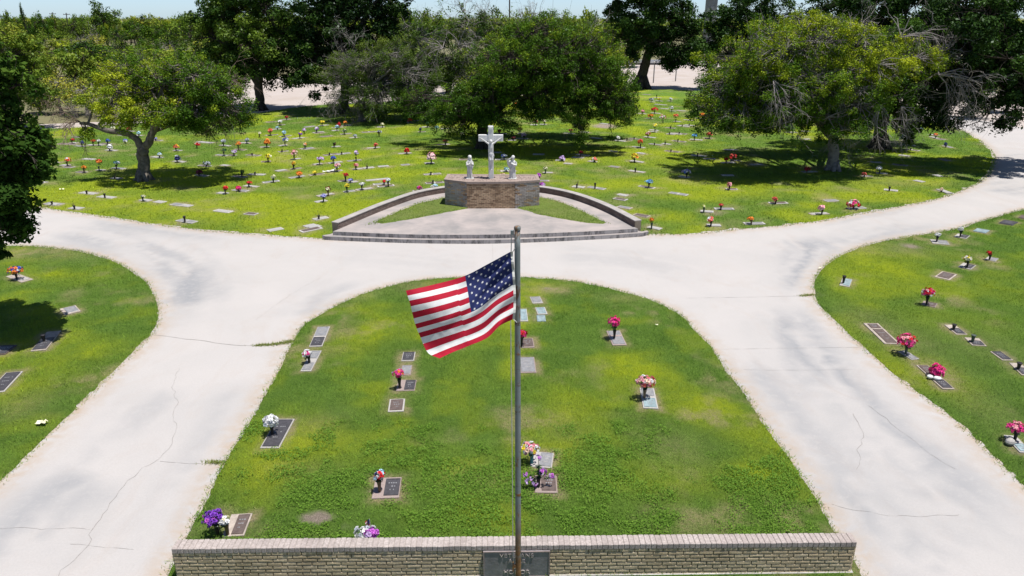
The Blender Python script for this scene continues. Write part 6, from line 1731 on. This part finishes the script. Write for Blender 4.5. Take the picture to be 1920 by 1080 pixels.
def vase_mesh(kind, h, g, r=.045):
    mb = MB()
    mb.lathe([(r * .55, -.02), (r * .62, 0), (r * .60, h * .12), (r * .72, h * .55), (r, h * .93), (r * 1.12, h), (r * 1.0, h * 1.0), (r * .8, h * .86)], (0, 0, 0), 12)
    return mb.mesh('vase', M[kind], True)

def bouquet(base, head, R, cols, vase, seed, label, group, fine=True, spread=(1, 1, .8), drop=-.35, nb=None, vr=.045, vz=LZ):
    """flowers in a vase: base on the marker, head = centre of the flower mass (world), R its radius in metres"""
    g = rng(seed)
    t = empty('flower_bouquet', base); tag(t, label, 'flower bouquet', group)
    hd = np.array(head) - np.array(base)
    vh = max(.10, min(.24, hd[2] - R * .55))
    link('vase', vase_mesh(vase, vh, g, vr), t)
    names = [c for c, _ in cols]; ws = np.array([w for _, w in cols], float); ws /= ws.sum()
    nb = nb or (int(15 + 420 * R * R * 4) if fine else 15)
    br = R * (2.2 / math.sqrt(nb)) * 1.0
    V, mi, tn = [], [], []
    pos = []
    for k in range(nb):
        f = (k + .5) / nb; z = 1 - f * (1 - drop) ; ph = k * 2.39996 + g.random() * .6
        s = math.sqrt(max(0, 1 - z * z)); d = np.array([math.cos(ph) * s, math.sin(ph) * s, z])
        p = hd + d * R * np.array(spread) * (.60 + .55 * g.random()); pos.append(p)
        rosette(V, mi, tn, p, d + g.normal(size=3) * .25 + np.array([0, 0, .15]), br * (.75 + .5 * g.random()), int(g.choice(len(names), p=ws)), g, fine)
    me = face_soup('blossoms', np.array(V), 4, [M['p_' + c] for c in names], {'tint': np.clip(tn, 0, 1)}, mi)
    link('blossoms', me, t)
    # stems and leaves between vase and blossoms
    nl = 70 if fine else 22
    C = [tuple(hd * .8 + np.array([0, 0, -.1 * R])), tuple(hd * .55 + np.array([0, 0, vh * .45]))]
    Vl, tl = leaf_cloud(g, C, [R * .75, R * .45], [nl, nl // 2], [.5, .4], .055 if fine else .07, .45, .2)
    fl_ = face_soup('foliage', Vl, 4, M['stem'], {'tint': tl})
    link('foliage', fl_, t)
    if fine:
        sm = MB()
        for p in pos[::3]: sm.tube([(0, 0, vh * .8), tuple(np.array([0, 0, vh]) * .4 + p * .6), tuple(p)], .004, 3, cap=False)
        link('stems', sm.mesh('stems', M['p_green']), t)
    return t
ngroup = 'flower bouquets near the road'
for i, (b_, h_, r, cols, vs_, lab) in enumerate(NEARF):
    b0 = G(*b_, LZ); hp = P(h_[0], h_[1], b0.y); bouquet(b0, hp, .86 * r / ppm(b0.y, .3), cols, vs_, 500 + i, lab, ngroup, spread=(.85 + .4 * ((i * 37) % 10) / 10, 1, .7 + .35 * ((i * 53) % 10) / 10))
# the bouquets with shapes of their own
b0 = G(409, 1003, .03); hp = P(399, 972, b0.y); bouquet(b0, hp, 16 / ppm(b0.y, .3), [('purple', 7), ('violet', 1)], 'vase', 560, 'deep purple flower ball at the left end of the wall', ngroup, nb=46)
b0 = G(690, 1022, .03); hp = P(686, 1000, b0.y); bouquet(b0, hp, 15 / ppm(b0.y, .3), [('white', 5), ('silver', 1)], 'vase_white', 561, 'white flowers rising just behind the wall', ngroup, spread=(1.35, 1, .8), nb=34)
hp2 = P(697, 1001, b0.y - .1); bouquet(b0 + Vector((.06, -.1, 0)), hp2, 11 / ppm(b0.y, .3), [('violet', 6), ('lilac', 1)], 'vase_white', 562, 'violet flowers among the white ones just behind the wall', ngroup, nb=24)
# small flag on a stick behind that bouquet
b1 = b0 + Vector((.04, .12, 0)); tp = P(693, 976, b1.y)
t = empty('small_flag', b1); tag(t, 'tiny furled stick flag standing in the white and violet flowers behind the wall', 'flag')
mb = MB(); mb.tube([(0, 0, -.02), (tp.x - b1.x, 0, tp.z)], .005, 6); mb.build('stick', M['rope'], t)
mb = MB(); d = Vector((tp.x - b1.x, 0, tp.z))
vs, fs = [], []
for j in range(9):
    for i in range(7):
        vs.append(d * (1 - .42 * j / 8) + Vector((-(i / 6) * .075 * (1 - .3 * j / 8), .018 * math.sin(i * 1.8 + j * .4), -.05 * i / 6)))
for j in range(8):
    for i in range(6): fs.append((j * 7 + i, j * 7 + i + 1, j * 7 + i + 8, j * 7 + i + 7))
for k, f in enumerate(fs):
    j, i = k // 6, k % 6
    mb.f.append(f); mb.m.append(2 if (j < 4 and i < 3) else (0 if (j + i * 0) % 2 == 0 else 1)); mb.t.append(.5)
mb.v = [tuple(v) for v in vs]
mb.build('flag_cloth', [M['flag_red'], M['flag_white'], M['flag_blue']], t)
# sprawling lilac flowers on long stems
b0 = G(1009.5, 912, LZ)
t = empty('flower_bouquet', b0); tag(t, 'sprawling lilac flowers on long green stems right of the flagpole', 'flower bouquet', ngroup)
g = rng(563); link('vase', vase_mesh('vase', .2, g), t)
V, mi, tn = [], [], []; sm = MB(); cents = []
for (px, py, r) in ((1009.5, 858, 6), (1018, 885, 8), (1034.5, 892, 6), (985.5, 890, 5), (990, 903, 6), (1002, 905, 7), (996, 897, 4)):
    hp = P(px, py, b0.y - .08 + .12 * g.random()) - b0; rr = r / ppm(b0.y, .3)
    for k in range(9):
        d = g.normal(size=3); d /= np.linalg.norm(d)
        rosette(V, mi, tn, np.array(hp) + d * rr * .7, d, rr * .55, int(g.random() < .3), g, True)
    sm.tube([(0, 0, .15), tuple(hp * .5 + Vector((0, 0, .14))), tuple(hp)], .005, 4); cents.append(tuple(hp * .6 + Vector((0, 0, .06))))
link('blossoms', face_soup('blossoms', np.array(V), 4, [M['p_lilac'], M['p_violet']], {'tint': np.clip(tn, 0, 1)}, mi), t)
link('stems', sm.mesh('stems', M['p_green']), t)
Vl, tl = leaf_cloud(g, cents + [(0, 0, .3), (0, 0, .42)], [.07] * len(cents) + [.07, .06], [22] * len(cents) + [60, 50], [.6] * (len(cents) + 2), .05, .3, .1)
link('foliage', face_soup('foliage', Vl, 4, M['stem'], {'tint': tl}), t)
# stones beside the low magenta bouquet
g = rng(564)
for k, (px, py, r) in enumerate(((1744, 709, .075), (1757, 712, .09))):
    c = G(px, py, LZ); t = empty('white_stone', c); tag(t, 'white rounded stone under the magenta bouquet, ' + ('left and smaller of two' if k == 0 else 'right and larger of two'), 'stone', 'white stones on the magenta bouquet marker')
    mb = MB(); mb.ball((0, 0, r * .5), r, 0, 10, 7, (1.1, .9, .62), .5)
    mb.v = [tuple(Vector(v) * (1 + .18 * (fbm(np.array([v[0] * 9 + k]), np.array([v[1] * 9]), 3)[0] - .5))) for v in mb.v]
    mb.build('stone', M['white'], t, smooth=True)
c = G(1893, 832, LZ); t = empty('grey_stone', c); tag(t, 'grey rock on the marker under the pink roses at the right edge', 'stone')
mb = MB(); mb.ball((0, 0, .05), .095, 0, 9, 6, (1.1, .9, .75), .5, Matrix.Rotation(.5, 3, 'Z')); mb.v = [tuple(Vector(v) * (1 + .3 * (fbm(np.array([v[0] * 8]), np.array([v[1] * 8 + v[2] * 5]), 3)[0] - .5))) for v in mb.v]
mb.build('stone', M['granite'], t)

for i, (b_, yt, kind, lab) in enumerate(NEARV):
    b0 = G(*b_, LZ); h = max(.12, P(b_[0], yt, b0.y).z - LZ); g = rng(600 + i)
    t = empty('flower_vase', b0); tag(t, lab, 'vase', 'empty vases near the road')
    link('vase_body', vase_mesh(kind, h, g, .055), t)
    mb = MB(); mb.lathe([(.062, h * .97), (.066, h * .985), (.062, h * 1.0)], (0, 0, 0), 12); link('rim', mb.mesh('rim', M[kind]), t)

# ---------------------------------------------------------------- the far lawn
def zone(px):
    for x, s in ((262, 'left of the crooked mesquite'), (430, 'right of the crooked mesquite'), (600, 'before the round oak'), (780, 'left of the brick plinth'), (895, 'behind the praying statue'), (1035, 'behind the cross'), (1140, 'right of the brick plinth'), (1345, 'left of the pale-trunked mesquite'), (1600, 'around the pale-trunked mesquite')):
        if px < x: return s
    return 'right of the pale-trunked mesquite'
CW = dict(darkred='dark red', maroon='maroon', coral='coral', hotpink='hot pink', skyblue='sky blue', azure='bright blue', navy='navy', silver='silver grey', rose='soft pink', lavender='lavender', lime='lime', green='withered green', brown='brown')
FF = rows(FARF)
def colour_words(cs):
    w = [CW.get(c, c) for c in cs]
    return w[0] if len(w) == 1 else ' and '.join(w[:2])
grp = {}
for i, r in enumerate(FF): grp.setdefault((colour_words(r[4:]), zone(float(r[0]))), []).append((-float(r[2]), float(r[0]), i))
FLAB = {}
for (cw, z), lst in grp.items():
    lst.sort()
    for k, (_, _, i) in enumerate(lst):
        FLAB[i] = (f'{cw} bouquet {z}' if len(lst) == 1 else (f'nearest {cw} bouquet {z}' if k == 0 else f'{ordinal(k + 1)} nearest {cw} bouquet {z}'))
VV = rows(FARV)
grp = {}
for i, r in enumerate(VV): grp.setdefault(zone(float(r[0])), []).append((-float(r[2]), float(r[0]), i))
VLAB = {}
for z, lst in grp.items():
    lst.sort()
    for k, (_, _, i) in enumerate(lst):
        VLAB[i] = f'empty dark vase {z}' if len(lst) == 1 else (f'nearest empty dark vase {z}' if k == 0 else f'{ordinal(k + 1)} nearest empty dark vase {z}')
MM = rows(FARM); grp = {}
for i, r in enumerate(MM): grp.setdefault(zone(float(r[0])), []).append((-float(r[1]), float(r[0]), i))
MLAB = {}
for z, lst in grp.items():
    lst.sort()
    for k, (_, _, i) in enumerate(lst):
        MLAB[i] = f'bare flat marker {z}' if len(lst) == 1 else (f'nearest bare flat marker {z}' if k == 0 else f'{ordinal(k + 1)} nearest bare flat marker {z}')
g = rng(71)
for (x, y, L, w, an, px, py, (kind, i)) in FARMARK:
    t = empty('grave_marker', (x, y, 0), an + (g.random() - .5) * .06)
    lab = {'F': lambda: 'flat marker under the ' + FLAB[i], 'V': lambda: 'flat marker under the ' + VLAB[i], 'M': lambda: MLAB[i]}[kind]()
    tag(t, lab, 'grave marker', 'flat grave markers on the far lawn')
    z = .050 + .012 * g.random()
    mb = MB(); mb.cbox((0, 0, z / 2 - .03), (L, w, z + .06), .006, 0, 0, .3 + .5 * g.random()); mb.build('stone_base', M['granite_pale' if g.random() < .7 else 'granite_dust'], t)
    mb = MB()
    if L > .9:
        for q in (-1, 1): mb.box((q * L * .25, 0, z + .003), (L * .40, w * .72, .012))
    else: mb.box((0, 0, z + .003), (L * .82, w * .72, .012))
    mb.build('bronze_plate', M[('bronze_light', 'bronze_pale', 'bronze_pale', 'bronze_brown')[int(g.integers(0, 4))]], t)
for i, r in enumerate(FF):
    px, py, yb, R = map(float, r[:4]); cols = [(c, 3.0 if k == 0 else 1.4) for k, c in enumerate(r[4:])]
    b0 = G(px, yb, .05); hp = P(px, py, b0.y); k = 1 / ppm(b0.y, .3)
    if hp.z < .18: hp.z = .18
    b0.x += (g.random() - .5) * .04
    bouquet(b0, hp, max(R * k * .76, .08), cols, ('vase', 'vase', 'vase_brown', 'vase_green', 'vase')[i % 5], 700 + i, FLAB[i], 'flower bouquets on the far lawn', fine=False, drop=-.3, vr=.05, spread=(.75 + .6 * g.random(), .9, .55 + .6 * g.random()))
for i, r in enumerate(VV):
    px, yt, yb = map(float, r); b0 = G(px, yb, .05); h = min(.36, max(.16, P(px, yt, b0.y).z - .05)); gg = rng(900 + i)
    t = empty('flower_vase', b0); tag(t, VLAB[i], 'vase', 'empty vases on the far lawn')
    link('vase_body', vase_mesh('vase', h, gg, .055), t)
    if i % 3 == 0:
        tw = MB()
        for q in range(5): dead_branch(tw, gg, Vector((0, 0, h * .8)), Vector(gg.normal(size=3) * .5 + np.array([0, 0, 1.0])), .16, .006, 1, 0, 2, .6, 2)
        link('dry_stems', tw.mesh('dry_stems', M['dead_brown']), t)

# white sash lying by the soft pink bouquet, and litter
c = G(620, 322, .05); t = empty('white_cloth', c, .5); tag(t, 'white cloth sash lying on the grass beside the soft pink bouquet', 'cloth')
mb = MB(); vs = []
for i in range(13):
    x = -.45 + .9 * i / 12
    for s in (-1, 1): vs.append((x, s * .14 * (1 - .4 * abs(i - 6) / 6) + .03 * math.sin(i * 1.3), .03 + .05 * abs(math.sin(i * .9 + s)) + .16 * max(0, (i - 7) / 5)))
mb.add(vs, [(2 * i, 2 * i + 2, 2 * i + 3, 2 * i + 1) for i in range(12)]); mb.build('cloth_strip', M['flag_white'], t)
for px, py, s, lab in ((78, 793, .13, 'crumpled pale scrap on the left lawn'), (1231, 609, .05, 'tiny white scrap on the island lawn right of the hot pink flowers'), (1538, 502, .06, 'small yellow white scrap on the right lawn'), (116, 355, .12, 'white scrap left of the crooked mesquite')):
    c = G(px, py, .075); t = empty('paper_scrap', c); tag(t, lab, 'litter', 'scraps of litter on the grass')
    mb = MB(); gq = rng(int(px)); vs = []
    for j in range(5):
        for i in range(5): vs.append(((i - 2) * s * .4, (j - 2) * s * .25, abs(gq.normal()) * s * .3))
    mb.add(vs, [(j * 5 + i, j * 5 + i + 1, j * 5 + i + 6, j * 5 + i + 5) for j in range(4) for i in range(4)]); mb.build('paper', M['p_cream'], t)
